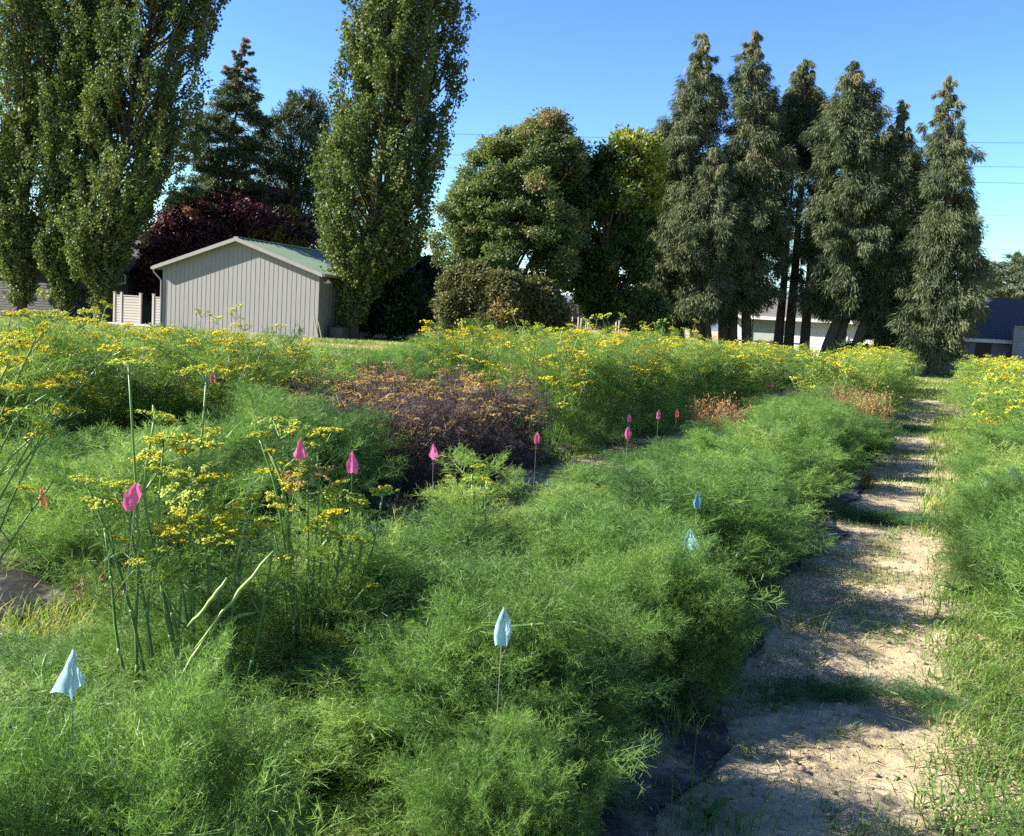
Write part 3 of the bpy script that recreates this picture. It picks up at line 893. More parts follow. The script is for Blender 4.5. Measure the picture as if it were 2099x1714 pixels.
def conifer(name, label, base, prof, mat, seed, nb=330, spray=.27, sw_=.036, droop=.8, trunks=1, trunk_r=.26, per=95, clump=.34, tip_tint=0.0, bark='bark', group=None, flat=1.0, inner=.35, dens=2.0, sparse=None):
    """Whorled branches along a straight trunk with hanging sprays; prof: (height, centre x, radius)."""
    r = np.random.default_rng(seed)
    t = thing(name, label, 'tree', (base[0], base[1], 0), 0, group)
    prof = np.array(sorted(prof), float)
    H = prof[-1, 0]
    rad = lambda h: 1.04 * np.interp(h, prof[:, 0], prof[:, 2])
    ctr = lambda h: np.interp(h, np.concatenate([[0], prof[:, 0]]), np.concatenate([[0], prof[:, 1]]))
    tr, g = G(), G()
    for k in range(trunks):
        ox, oy = (0, 0) if k == 0 else ((-1) ** k * (.45 + .35 * (k // 2)) + r.uniform(-.1, .1), r.uniform(-.5, .2))
        hs = np.linspace(-.2, H * (.97 if k == 0 else r.uniform(.6, .85)), 10)
        tr.tube(np.stack([ox * np.clip(1 - hs / H * .25, 0, 1) + ctr(np.maximum(hs, 0)), oy + .05 * np.sin(hs), hs], -1), np.linspace(trunk_r, .03, 10), 8)
    hmin = prof[0, 0]
    C, D, TT, SP = [], [], [], []
    hh = hmin + (H - hmin) * (1 - (1 - (np.arange(nb) + r.random(nb)) / nb) ** .75)
    k1 = r.uniform(0, 50)
    if sparse:
        hh = np.concatenate([hh, r.uniform(sparse[0], hmin, sparse[2])])
    for h in hh:
        az = r.uniform(0, 2 * math.pi)
        big = (.60 + .75 * float(vnoise(np.array(az * 1.6 + k1), np.array(h * .75 + k1))))
        R_ = rad(h) * r.uniform(.62, 1.15) * big if h >= hmin else sparse[1] * r.uniform(.3, 1.2)
        d = np.array([math.cos(az), math.sin(az), 0])
        u = np.linspace(0, 1, 6)
        P = np.array([ctr(h), 0, h]) + d * (R_ * u)[:, None] + np.stack([0 * u, 0 * u, R_ * (.16 * u - .38 * droop * u ** 2)], -1)
        tr.tube(P, np.linspace(.04, .008, 6), 4, cap=False)
        bt = r.normal(.42, .17)
        m_ = max(1, int(R_ * dens + r.random()))
        for f in inner + (1 - inner) * r.random(m_) ** .6:
            q = np.array([np.interp(f, u, P[:, i]) for i in range(3)])
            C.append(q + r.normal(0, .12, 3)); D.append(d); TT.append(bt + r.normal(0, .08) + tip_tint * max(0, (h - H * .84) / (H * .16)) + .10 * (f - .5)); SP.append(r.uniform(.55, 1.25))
    for _ in range(12):
        h = H - r.random() * .9
        C.append(np.array([ctr(h), 0, h]) + r.normal(0, .07, 3)); D.append(rdirs(1, r)[0]); TT.append(.55 + tip_tint); SP.append(.4)
    C, D, TT, SP = np.array(C), np.array(D), np.array(TT), np.array(SP)
    idx = np.repeat(np.arange(len(C)), per); N = len(idx)
    rr = np.clip(rad(C[idx][:, 2]) / 1.3, .3, 1) * SP[idx]
    off = rdirs(N, r) * (r.random(N) ** .5 * clump * rr)[:, None] * np.array([1, 1, 1.15 * flat])
    LP = C[idx] + off + D[idx] * (.1 * clump)
    ax = unit(D[idx] * .45 + off / clump * .6 + rdirs(N, r) * .4 + np.array([0, 0, -droop]))
    L = spray * r.uniform(.6, 1.4, N)
    g.leaves(LP, ax, L, np.broadcast_to(sw_, (N,)) * r.uniform(.7, 1.3, N), tint=np.clip(TT[idx] + r.normal(0, .11, N), 0, 1))
    g.build('crown', mat, t)
    tr.build('trunk', M[bark], t)
    return t


con = [
    ((1400, 715), 54.5, 31, 'dense conifer at the head of the row, its skirt widest of all', 4, 560, [(655, 1392, 50), (622, 1393, 82), (560, 1395, 95), (480, 1405, 92), (400, 1410, 86), (330, 1416, 74), (260, 1425, 62), (200, 1431, 50), (150, 1437, 33), (110, 1440, 17), (66, 1442, 3)], None),
    ((1505, 715), 54, 32, 'tallest conifer with a paler thin tip above the white house', 3, 520, [(622, 1500, 45), (590, 1510, 66), (545, 1522, 74), (480, 1535, 76), (400, 1540, 72), (300, 1545, 62), (220, 1545, 52), (160, 1543, 38), (120, 1542, 26), (95, 1545, 13), (65, 1548, 3)], None),
    ((1455, 715), 52.4, 33, 'short olive conifer in front of the two tallest conifers', 2, 240, [(655, 1446, 34), (600, 1448, 54), (500, 1455, 58), (420, 1460, 46), (350, 1462, 28), (300, 1464, 5)], None),
    ((1616, 716), 55.5, 34, 'thin dark conifer with a bare trunk and foliage only near its top', 3, 230, [(350, 1646, 26), (310, 1648, 42), (260, 1650, 46), (210, 1652, 42), (170, 1650, 28), (140, 1648, 14), (118, 1646, 3)], (4.0, .9, 46)),
    ((1700, 718), 52.3, 35, 'broad conifer right of the bare trunked one, two trunks at its foot', 3, 560, [(645, 1738, 50), (612, 1742, 74), (555, 1750, 86), (480, 1755, 92), (400, 1756, 88), (330, 1755, 75), (260, 1750, 58), (200, 1750, 45), (160, 1750, 28), (127, 1750, 4)], None),
    ((1812, 722), 52, 36, 'lower conifer with a bare pinkish tip between two taller ones', 1, 380, [(690, 1822, 45), (600, 1835, 62), (500, 1845, 60), (400, 1850, 50), (330, 1852, 38), (280, 1852, 24), (240, 1852, 9), (208, 1853, 2)], None),
    ((1908, 745), 50.3, 37, 'slender conifer at the far right end of the row beside the slate house', 2, 430, [(720, 1905, 55), (660, 1915, 75), (600, 1930, 80), (520, 1940, 68), (450, 1942, 58), (380, 1942, 48), (300, 1942, 42), (240, 1942, 30), (190, 1944, 12), (160, 1945, 3)], None),
]
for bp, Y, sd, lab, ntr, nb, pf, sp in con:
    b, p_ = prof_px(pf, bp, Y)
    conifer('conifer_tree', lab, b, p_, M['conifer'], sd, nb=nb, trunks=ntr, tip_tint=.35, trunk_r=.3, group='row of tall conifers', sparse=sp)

b, p_ = prof_px([(480, 450, 85), (420, 455, 92), (360, 458, 92), (300, 470, 84), (250, 478, 68), (210, 490, 56), (180, 488, 40), (150, 490, 24), (120, 497, 17), (95, 500, 9), (78, 504, 3)], (462, 640), 70)
conifer('spruce_tree', 'dark spruce with a sparse reddish brown tip behind the purple tree', b, p_, M['spruce'], 41, nb=210, spray=.22, sw_=.06, droop=.5, per=85, clump=.42, tip_tint=.45, flat=.5, inner=.2, dens=2.6)
b, p_ = prof_px([(500, 598, 60), (420, 605, 74), (350, 612, 78), (290, 618, 68), (240, 625, 52), (205, 627, 30), (190, 628, 10)], (598, 640), 74)
crown_tree('pine_tree', 'rounded dark green pine standing between the spruce and the leaning poplar', b, p_, M['pine'], .32, 520, 70, .7, .4, .3, 4, seed=42, asp=.22, gap=.3)
b, p_ = prof_px([(600, 480, 120), (540, 482, 150), (480, 492, 148), (440, 508, 118), (410, 525, 80), (390, 545, 28)], (478, 640), 72)
crown_tree('plum_tree', 'dark purple leaved plum tree behind the grey shed', b, p_, M['plum'], .26, 900, 64, .7, .5, .25, 2.5, seed=43, gap=.3)
b, p_ = prof_px([(610, 350, 50), (540, 360, 66), (480, 375, 64), (435, 392, 42), (410, 400, 14)], (345, 650), 69)
crown_tree('plum_tree', 'lower purple leaved tree between the poplars and the shed', b, p_, M['plum'], .26, 420, 60, .65, .45, .2, 2, seed=44, gap=.3)
b, p_ = prof_px([(510, 562, 50), (475, 570, 54), (450, 575, 38), (428, 580, 12)], (565, 650), 69.5)
crown_tree('ochre_tree', 'small yellowing tree just above the green shed roof', b, p_, M['yellow_tree'], .24, 230, 52, .55, .4, .14, 2, seed=45)
b, p_ = prof_px([(510, 470, 36), (492, 468, 32), (478, 465, 12)], (468, 650), 69.5)
crown_tree('ochre_tree', 'low yellowing shrub tree peeping over the shed roof ridge', b, p_, M['yellow_tree'], .24, 110, 52, .5, .4, .12, 2, seed=46)

# maple, half-lit tree, shade trees, bushes
b, p_ = prof_px([(578, 1035, 118), (540, 1040, 136), (480, 1056, 150), (420, 1062, 147), (360, 1080, 126), (320, 1090, 108), (290, 1100, 82), (265, 1115, 52), (240, 1128, 22), (226, 1132, 5)], (1035, 690), 47)
crown_tree('maple_tree', 'broad olive maple with russet shoots on its slanted top', b, p_, M['maple'], .13, 1500, 120, .42, .35, .28, 2.5, seed=51, tint_top=.08, droop=.3, gap=.48, limbs=44,
           tint_fun=lambda P: .34 * np.clip((P[:, 2] - 8.6) / 2.2, 0, 1))
b, p_ = prof_px([(655, 1245, 26), (600, 1236, 66), (540, 1236, 88), (470, 1246, 98), (400, 1260, 98), (340, 1276, 82), (300, 1290, 60), (274, 1296, 22)], (1250, 690), 48.2)
crown_tree('yellowing_tree', 'dark tree with a yellow green top between the maple and the conifers', b, p_, M['walnut'], .18, 900, 70, .46, .3, .26, 2, seed=52, gap=.5, limbs=34,
           tint_fun=lambda P: np.where((P[:, 2] > 6.7) & (P[:, 0] > -.3), .42, -.1))  # sunlit top and the maple's shadow below put into the leaf tint
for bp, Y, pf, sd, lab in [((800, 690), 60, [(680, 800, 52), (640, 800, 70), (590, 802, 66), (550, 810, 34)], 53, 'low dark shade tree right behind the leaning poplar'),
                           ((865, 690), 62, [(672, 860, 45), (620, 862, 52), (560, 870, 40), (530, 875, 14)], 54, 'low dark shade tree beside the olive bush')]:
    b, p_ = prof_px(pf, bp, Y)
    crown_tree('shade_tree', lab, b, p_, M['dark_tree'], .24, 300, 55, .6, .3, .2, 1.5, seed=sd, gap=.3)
for bp, Y, pf, sd, lab in [((950, 700), 43.5, [(692, 950, 40), (620, 952, 50), (570, 960, 42), (543, 965, 16)], 55, 'tall olive bush left of the russet flecked one'),
                           ((1035, 700), 42.6, [(692, 1035, 50), (630, 1035, 56), (590, 1035, 40), (560, 1030, 14)], 56, 'middle olive bush with a russet patch under the maple'),
                           ((1112, 700), 43.5, [(692, 1112, 50), (640, 1110, 53), (600, 1105, 38), (573, 1100, 14)], 57, 'lower olive bush nearest the gap to the dry field')]:
    b, p_ = prof_px(pf, bp, Y)
    o = crown_tree('olive_bush', lab, b, p_, M['bush'], .13, 520, 60, .36, .5, .08, .4, seed=sd, gap=.3, tint_top=.1,
                   tint_fun=(lambda P: np.where(np.abs(P[:, 0]) + np.abs(P[:, 2] - 2.0) < .6, .6, 0)) if sd == 56 else None, group='olive bushes under the maple')
    o['category'] = 'bush'
b, p_ = prof_px([(690, 1322, 24), (660, 1322, 36), (625, 1325, 34), (600, 1330, 12)], (1322, 700), 49.6)
crown_tree('young_tree', 'small light green tree at the foot of the first conifer', b, p_, M['maple'], .17, 170, 55, .42, .35, .07, .8, seed=58, gap=.25)
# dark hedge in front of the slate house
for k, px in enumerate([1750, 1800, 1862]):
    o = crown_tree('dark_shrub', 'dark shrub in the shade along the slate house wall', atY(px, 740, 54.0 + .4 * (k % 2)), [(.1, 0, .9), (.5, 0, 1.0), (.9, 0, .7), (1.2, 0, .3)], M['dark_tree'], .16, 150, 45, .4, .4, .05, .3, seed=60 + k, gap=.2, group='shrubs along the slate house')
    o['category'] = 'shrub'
b, p_ = prof_px([(640, 2072, 95), (590, 2075, 80), (550, 2080, 55), (520, 2085, 8)], (2072, 640), 112)
conifer('cedar_tree', 'pale green cedar with spreading boughs rising behind the slate house roof', b, p_, M['cedar'], 71, nb=130, spray=.42, sw_=.09, droop=.2, per=40, clump=.5, flat=.35, inner=.1, dens=1.6)
# far line of bare-looking trees behind the dry field
for k in range(16):
    px = 1130 + k * 15 + (k * 37 % 11)
    b = atY(px, 670, 235 + (k * 53 % 40))
    hh = 4.5 + (k * 29 % 10) * .35
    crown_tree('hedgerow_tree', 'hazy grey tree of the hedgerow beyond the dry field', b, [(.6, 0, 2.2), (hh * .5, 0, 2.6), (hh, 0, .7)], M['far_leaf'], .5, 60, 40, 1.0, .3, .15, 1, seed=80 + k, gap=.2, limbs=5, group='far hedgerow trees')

# pale boulder and leafy heap for a dark shadow spot at the field's edge
def boulder():
    g = G(); r = np.random.default_rng(5)
    th, ph = np.meshgrid(np.linspace(0, math.pi, 12), np.linspace(0, 2 * math.pi, 18, endpoint=False), indexing='ij')
    d = np.stack([np.sin(th) * np.cos(ph), np.sin(th) * np.sin(ph), np.cos(th)], -1)
    rad = .5 + .16 * vnoise(d[..., 0] * 2 + 8, d[..., 2] * 2 + d[..., 1] + 8) + .1 * vnoise(d[..., 1] * 5 + 8, d[..., 2] * 5 + 3)
    v = d * rad[..., None] * [.75, .7, .85] + [0, 0, .38]
    q = [[i * 18 + j, (i + 1) * 18 + j, (i + 1) * 18 + (j + 1) % 18, i * 18 + (j + 1) % 18] for i in range(11) for j in range(18)]
    g.add(v, q=q)
    p = atY(1294, 692, 56)
    tag(g.build('boulder', M['rock'], loc=(p[0], p[1], .3), smooth=True), 'pale boulder beside the small light green tree', 'boulder')


boulder()
o = crown_tree('brush_heap', 'dark heap of cut brush at the edge of the dry field', atY(1184, 690, 50), [(.1, 0, .9), (.5, 0, .9), (.9, .1, .5), (1.2, .1, .15)], M['dark_tree'], .14, 110, 45, .3, .2, .04, .2, seed=99, gap=.1)  # a dark shadow spot given the shape of a heap
o['category'] = 'brush heap'

# ------------------------------------------------------------------ fennel
def make_frond(r, L, npair, npin, nfil, w, curl=.5, fil=.03):
    """One feathery leaf along +X: rachis, side branches, branchlets and threads, all as narrow ribbons."""
    A, B, W0, W1 = [], [], [], []
    u = np.linspace(0, 1, 9)
    rp = np.stack([L * u * (1 - .12 * u), .04 * L * np.sin(u * 3), -curl * L * .45 * u ** 2], -1)
    for i in range(8):
        A.append(rp[i]); B.append(rp[i + 1]); W0.append(w * (3.2 - 2.6 * u[i])); W1.append(w * (3.2 - 2.6 * u[i + 1]))
    for k in range(npair):
        t = .2 + .8 * (k + .5) / npair
        base = np.array([np.interp(t, u, rp[:, i]) for i in range(3)])
        ln = L * .46 * (math.sin(math.pi * min(1, t * .78 + .16)) ** .8) * r.uniform(.8, 1.15)
        for sgn in (-1, 1):
            ang = r.uniform(.6, 1.0)
            d1 = unit(np.array([math.cos(ang), sgn * math.sin(ang), r.normal(0, .28)]))
            tip = base + d1 * ln + np.array([0, 0, -curl * .25 * ln])
            mid = base + d1 * ln * .5
            A += [base, mid]; B += [mid, tip]; W0 += [w * 1.3, w]; W1 += [w, w * .5]
            for j in range(npin):
                tt = .18 + .82 * (j + r.random()) / npin
                b2 = base + (tip - base) * tt
                l2 = ln * .42 * (1.05 - .65 * tt) * r.uniform(.7, 1.2)
                d2 = unit(d1 + r.normal(0, .75, 3))
                e2 = b2 + d2 * l2
                A.append(b2); B.append(e2); W0.append(w * .9); W1.append(w * .5)
                for q in range(nfil):
                    b3 = b2 + (e2 - b2) * r.uniform(.25, 1)
                    d3 = unit(d2 + r.normal(0, .6, 3) + [0, 0, -.1])
                    A.append(b3); B.append(b3 + d3 * fil * r.uniform(.6, 1.3)); W0.append(w * .85); W1.append(w * .4)
    g = G()
    n = len(A)
    g.ribbons(np.array(A), np.array(B), np.array(W0), np.array(W1), tint=np.full(n, .5) + r.normal(0, .07, n))
    return g.arrays()


fr = np.random.default_rng(3)
FINE = [make_frond(fr, .40 * fr.uniform(.85, 1.2), 8, 5, 3, .0027, fr.uniform(.3, .9), .036) for _ in range(7)]
COARSE = [make_frond(fr, .44 * fr.uniform(.85, 1.2), 8, 5, 3, .0032, fr.uniform(.3, .9), .045) for _ in range(6)]
FAR = [make_frond(fr, .5 * fr.uniform(.85, 1.2), 5, 3, 2, .0055, fr.uniform(.3, .8), .07) for _ in range(5)]


def frame(d, roll):
    """Rotation that takes +X to d, with the leaf's face turned up."""
    x = unit(d)
    z = unit(np.array([0, 0, 1.0]) - x * x[2] + 1e-4)
    y = np.cross(z, x)
    c, s = math.cos(roll), math.sin(roll)
    return np.stack([x, c * y + s * z, -s * y + c * z], 1)


def umbel_arrays(r, R=.06, rays=18, nfl=9, fs=.0055, up=.75):
    """A flat-topped flower head: thin rays, each ending in a small cluster of florets. Returns (stalk arrays, flower arrays)."""
    gs, gf = G(), G()
    a = r.uniform(0, 2 * math.pi, rays)
    rad = R * np.sqrt(r.uniform(.05, 1, rays))
    tip = np.stack([np.cos(a) * rad, np.sin(a) * rad, R * up - .25 * rad + r.normal(0, R * .05, rays)], -1)
    gs.ribbons(np.zeros((rays, 3)), tip, .0022 * R / .06, .0014 * R / .06, tint=.6)
    idx = np.repeat(np.arange(rays), nfl); N = len(idx)
    off = r.normal(0, 1, (N, 3)) * [R * .085, R * .085, R * .04] + [0, 0, R * .05]
    p = tip[idx] + off
    ax = unit(r.normal(0, 1, (N, 3)) * [1, 1, .35])
    nrm = unit(np.array([0, 0, 1.]) + r.normal(0, .45, (N, 3)))
    t = np.clip(r.normal(.5, .13, rays)[idx] + r.normal(0, .12, N), 0, 1)
    gf.leaves(p - ax * fs * .5, ax, fs * r.uniform(.8, 1.4, N), fs * r.uniform(.7, 1.2, N), tint=t, nrm=nrm)
    gs.ribbons(tip[idx], p, .001 * R / .06, .0008 * R / .06, tint=.6)
    return gs.arrays(), gf.arrays()


def stem_curve(r, a, b, bow=.06, n=6):
    u = np.linspace(0, 1, n)[:, None]
    p = np.asarray(a) * (1 - u) + np.asarray(b) * u
    p += r.normal(0, bow, 3) * [1, 1, .2] * np.sin(u * math.pi) * np.linalg.norm(np.asarray(b) - np.asarray(a))
    return p


def leafy_parts(r, lib, nf, Rx, H, nstem=14, yellow=.004, tint=0.0, srad=.005, fill=None, scale=1.0):
    """Foliage and stems of a mound-shaped fennel without flowers: each stem carries a plume of fronds."""
    gf, gs = G(), G()
    per = max(3, nf // nstem)
    for i in range(nstem):
        az = 2.4 * i + r.uniform(-.4, .4)
        q = math.sqrt((i + .3) / nstem)
        tip = np.array([math.cos(az) * Rx * q, math.sin(az) * Rx * q, H * (1 - .5 * q ** 2.2) * r.uniform(.68, 1.05)])
        base = np.array([math.cos(az) * .08 * q, math.sin(az) * .08 * q, -.02])
        c = stem_curve(r, base, tip, .07)
        gs.tube(c[:5], np.linspace(srad * 1.3, srad * .5, 5), 5, tint=r.normal(.5, .15), cap=False)
        st = tint + r.normal(0, .12)
        sd = unit(c[-1] - c[2])
        for j in range(per):
            f = .3 + .7 * r.random() ** .7
            p = np.array([np.interp(f, np.linspace(0, 1, 6), c[:, k]) for k in range(3)])
            a2 = r.uniform(0, 6.28)
            rdl = np.array([math.cos(a2), math.sin(a2), 0])
            dd = unit(sd * (.25 + .8 * f) + rdl * r.uniform(.35, .9) + [0, 0, .42])
            ft = st + r.normal(0, .07) + .10 * (f - .6)
            if r.random() < yellow:
                ft = .62
            gf.merge(lib[j % len(lib)], frame(dd, r.normal(0, .6)) * r.uniform(.55, 1.0) * scale, p, ft)
    for i in range(nf // 4 if fill is not None else 0):       # coarser fronds low inside, tinted darker to put shade into the plant
        az = r.uniform(0, 6.28); q = r.random() ** .5 * .75
        dd = unit([math.cos(az), math.sin(az), r.uniform(-.1, .7)])
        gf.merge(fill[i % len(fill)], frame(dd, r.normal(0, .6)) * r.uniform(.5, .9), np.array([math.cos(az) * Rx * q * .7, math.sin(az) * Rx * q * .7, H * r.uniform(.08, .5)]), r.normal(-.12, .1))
    return gf, gs


def flowering_parts(r, lib, nf, Rx, H, nstem=9, nbr=4, uR=.06, rays=12, nfl=7, fs=.012, srad=.007, low_h=.6, yellow=.006):
    """Foliage, stems and blossom of a tall fennel in flower."""
    gf, gs, gb = G(), G(), G()
    lh = H * low_h
    for i in range(nf):
        az = r.uniform(0, 2 * math.pi)
        el = math.asin(r.uniform(0, 1))
        k = r.uniform(.25, 1) ** .6
        d = np.array([math.cos(az) * math.cos(el), math.sin(az) * math.cos(el), math.sin(el)])
        p = d * [Rx, Rx, lh] * k + [0, 0, .12]
        if r.random() < .3:
            p[2] = r.uniform(.5, .85) * H; p[:2] *= .9
        dd = unit(d * [1, 1, .6] + r.normal(0, .45, 3) + [0, 0, .4])
        gf.merge(lib[i % len(lib)], frame(dd, r.normal(0, .6)) * r.uniform(.75, 1.25), p - dd * .25, r.normal(0, .13) + (.55 if r.random() < yellow else 0))
    for i in range(nstem):
        az = r.uniform(0, 2 * math.pi); q = math.sqrt(r.uniform(.02, 1)) * .95
        top = np.array([math.cos(az) * Rx * q, math.sin(az) * Rx * q, H * r.uniform(.66, 1.0) - .24 * q * q * H])
        c = stem_curve(r, [math.cos(az) * .1 * q, math.sin(az) * .1 * q, -.02], top, .05)
        gs.tube(c, np.linspace(srad * 1.25, srad * .45, 6), 5, tint=r.normal(.5, .17))
        for j in range(nbr + 1):
            if j < nbr:
                f = r.uniform(.38, .95)
                b0 = np.array([np.interp(f, np.linspace(0, 1, 6), c[:, k]) for k in range(3)])
                a2 = r.uniform(0, 2 * math.pi); l2 = r.uniform(.12, .34)
                b1 = b0 + np.array([math.cos(a2) * .6, math.sin(a2) * .6, r.uniform(.5, 1.0)]) * l2
                gs.tube(stem_curve(r, b0, b1, .1, 4), np.linspace(srad * .5, srad * .3, 4), 4, tint=r.normal(.55, .15), cap=False)
            else:
                b1 = c[-1]
            us, uf = umbel_arrays(r, uR * r.uniform(.7, 1.25), rays, nfl, fs)
            Mx = frame(unit([1, 0, r.normal(0, .2)]), r.normal(0, .25))
            gs.merge(us, Mx, b1); gb.merge(uf, Mx, b1, r.normal(-.04, .26))
    return gf, gs, gb


def proto_leafy(seed, lib, nf, Rx, H, **k):
    r = np.random.default_rng(seed)
    gf, gs = leafy_parts(r, lib, nf, Rx, H, **k)
    return [('foliage', gf.mesh('foliage', M['soft_fennel'])), ('stem', gs.mesh('stem', M['fennel_stem'], True))]


def proto_flower(seed, lib, nf, Rx, H, mats=('fennel', 'fennel_stem', 'umbel'), **k):
    r = np.random.default_rng(seed)
    gf, gs, gb = flowering_parts(r, lib, nf, Rx, H, **k)
    return [('foliage', gf.mesh('foliage', M[mats[0]])), ('stem', gs.mesh('stem', M[mats[1]], True)), ('blossom', gb.mesh('blossom', M[mats[2]]))]


def place(parts, name, label, cat, x, y, rz, sc_=(1, 1, 1), group=None):
    t = thing(name, label, cat, (x, y, float(hgt(x, y)) - .03), rz, group)
    t.scale = sc_
    for nm, me in parts:
        o = bpy.data.objects.new(nm, me)
        col.objects.link(o)
        o.parent = t
    return t


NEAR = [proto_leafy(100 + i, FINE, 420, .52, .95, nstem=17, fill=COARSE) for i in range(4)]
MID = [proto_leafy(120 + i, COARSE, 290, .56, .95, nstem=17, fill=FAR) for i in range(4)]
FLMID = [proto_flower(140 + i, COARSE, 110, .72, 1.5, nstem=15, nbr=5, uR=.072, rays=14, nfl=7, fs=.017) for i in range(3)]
FLFAR = [proto_flower(150 + i, FAR, 120, .85, 1.5, nstem=18, nbr=5, uR=.085, rays=9, nfl=4, fs=.030, srad=.008) for i in range(3)]
BRZ = [proto_flower(160 + i, COARSE, 170, .85, 1.22, mats=('bronze', 'bronze_stem', 'umbel_orange'), nstem=22, nbr=6, uR=.066, rays=12, nfl=6, fs=.016, low_h=.62) for i in range(2)]
pr = np.random.default_rng(17)
count = 0


def row(parts_list, s0, s1, step, qs_, name, label, group, hs=(.9, 1.1), jitter=.12, skip=None, taper=None):
    global count
    s = s0; k = 0
    while s < s1:
        for q in qs_:
            ss_ = s + pr.uniform(-.5, .5) * step * .5 + (step * .5 if (qs_.index(q) % 2) else 0)
            qq = q + pr.normal(0, jitter)
            x, y = rowpt(ss_, qq)
            if skip and skip(x, y, ss_, qq):
                continue
            h = pr.uniform(*hs) * (taper(ss_) if taper else 1)
            wd = pr.uniform(.92, 1.1)
            place(parts_list[int(pr.integers(len(parts_list)))], name, label, 'fennel plant', x, y, pr.uniform(0, 6.28), (wd, wd, h), group)
            count += 1
        s += step; k += 1


# row along the left edge of the path
row(NEAR, .9, 4.6, .72, [-2.2], 'fennel_plant', 'soft feathery green fennel without flowers, sunlit crest of the nearest row end', 'near leafy fennel crest', (.58, .68), .07, skip=lambda x, y, s, q: 2.0 < s < 3.5)
row(NEAR, 1.5, 4.2, .62, [-2.75], 'fennel_plant', 'short soft fennel at the foot of the tall open plants', 'short fennel round the tall open plants', (.34, .44), .08)
row(NEAR, 2.25, 3.6, .6, [-2.15], 'fennel_plant', 'low feathery fennel among the stalks of the tall open plants', 'low fennel among the stalks', (.40, .50), .06)
row(NEAR, 1.3, 2.6, .55, [-1.3], 'fennel_plant', 'short fennel drooping in the deep shade at the near end of the row', 'short shaded fennel at the near row end', (.16, .24), .06)
row(NEAR, 2.75, 4.6, .95, [-1.5], 'fennel_plant', 'lower shaded feathery fennel beside the near end of the path', 'near leafy fennel beside the path', (.50, .60), .05)
for s_, q_, h_, w_, lab in [(1.36, -1.60, .80, .62, 'lush feathery fennel just in front of the nearest pale blue flag'), (1.62, -1.42, .74, .6, 'lush feathery fennel at the right side of the nearest pale blue flag'),
                            (2.5, -1.0, .56, .45, 'feathery fennel just in front of the narrow pale blue flag'), (4.25, -1.0, .70, .6, 'feathery fennel just in front of the pale blue flag by the path edge'),
                            (7.4, .50, .74, .7, 'feathery fennel in front of the two blue flags right of the path')]:
    x, y = rowpt(s_, q_)
    place(NEAR[int(s_ * 10) % 4], 'fennel_plant', lab, 'fennel plant', x, y, s_ * 3, (w_, w_, h_))
x, y = rowpt(4.15, -1.22)
place(NEAR[1], 'fennel_plant', 'feathery fennel holding the pale blue flag nearest the path edge', 'fennel plant', x, y, 4.0, (.75, .75, .62))
x, y = rowpt(2.98, -1.24)
place(NEAR[0], 'fennel_plant', 'lush feathery fennel wrapped round the narrow pale blue flag', 'fennel plant', x, y, 1.0, (.8, .8, .68))
row(MID, 4.9, 19.0, 1.08, [-1.42], 'fennel_plant', 'leafy green fennel without flowers, path side of the row left of the path', 'leafy fennel midway along the path', (.48, .74), .12, taper=lambda s: 1 + .012 * (s - 4.7))
row(MID, 4.4, 19.0, .86, [-2.2], 'fennel_plant', 'lower leafy fennel without flowers, far side of the row left of the path', 'lower leafy fennel midway along the path', (.30, .44), .1, taper=lambda s: 1 + .035 * (s - 4.4))
row(FLFAR, 19.3, 38, 1.35, [-1.75], 'flowering_fennel', 'yellow topped fennel at the far end of the row left of the path', 'flowering fennel at the far left of the path', (.86, 1.0), .15)
# second row: leafy at the near end, bronze, then tall yellow
row(MID, 4.55, 7.2, .8, [-4.4, -5.4], 'fennel_plant', 'leafy green fennel in the second row, before the bronze plants', 'leafy fennel before the bronze plants', (.6, .85), .12)
for s, q, h, lab in [(8.0, -4.3, .80, 'darkest bronze fennel, nearest of the bronze clump'), (8.9, -5.2, .88, 'bronze fennel with orange tops at the back of the clump, left side'), (9.3, -4.35, .86, 'bronze fennel with rusty flower heads in the middle of the clump'),
                     (10.1, -5.3, .92, 'bronze fennel behind the clump, next to green plants'), (10.5, -4.4, .9, 'bronze fennel at the right end of the clump beside tall yellow fennel')]:
    x, y = rowpt(s - .25, q - .2)
    place(BRZ[int(s * 10) % 2], 'bronze_fennel', lab, 'fennel plant', x, y, s * 2, (.9, .9, h), 'bronze fennel clump')
row(FLMID, 11.7, 20, .9, [-4.5, -5.5], 'flowering_fennel', 'tall yellow flowered fennel in the big mass right of the bronze plants', 'tall yellow fennel behind the bronze plants', (1.0, 1.13), .15)
row(FLFAR, 20, 36, 1.3, [-4.7, -5.6], 'flowering_fennel', 'distant yellow flowered fennel in front of the white house', 'distant flowering fennel before the white house', (.80, .95), .2)
x, y = rowpt(26.5, -6.6)
place(BRZ[1], 'bronze_fennel', 'lone brown fennel standing far back before the conifer trunks', 'fennel plant', x, y, .4, (1.2, 1.2, 1.0))
# third row
row(FLMID, 4.6, 9.6, .8, [-6.6, -7.5, -8.5], 'flowering_fennel', 'tall yellow flowered fennel in the far left block before the poplars', 'yellow fennel before the poplars', (.86, 1.04), .15)
row(MID, 10.0, 16.5, .9, [-7.5, -8.5], 'fennel_plant', 'low green fennel in front of the shed lawn', 'low green fennel before the shed', (.85, 1.1), .15)
row(FLFAR, 16.5, 30, 1.25, [-7.9, -8.9], 'flowering_fennel', 'yellow flowered fennel in the back row before the olive bushes', 'back row of yellow fennel', (.88, 1.0), .2)
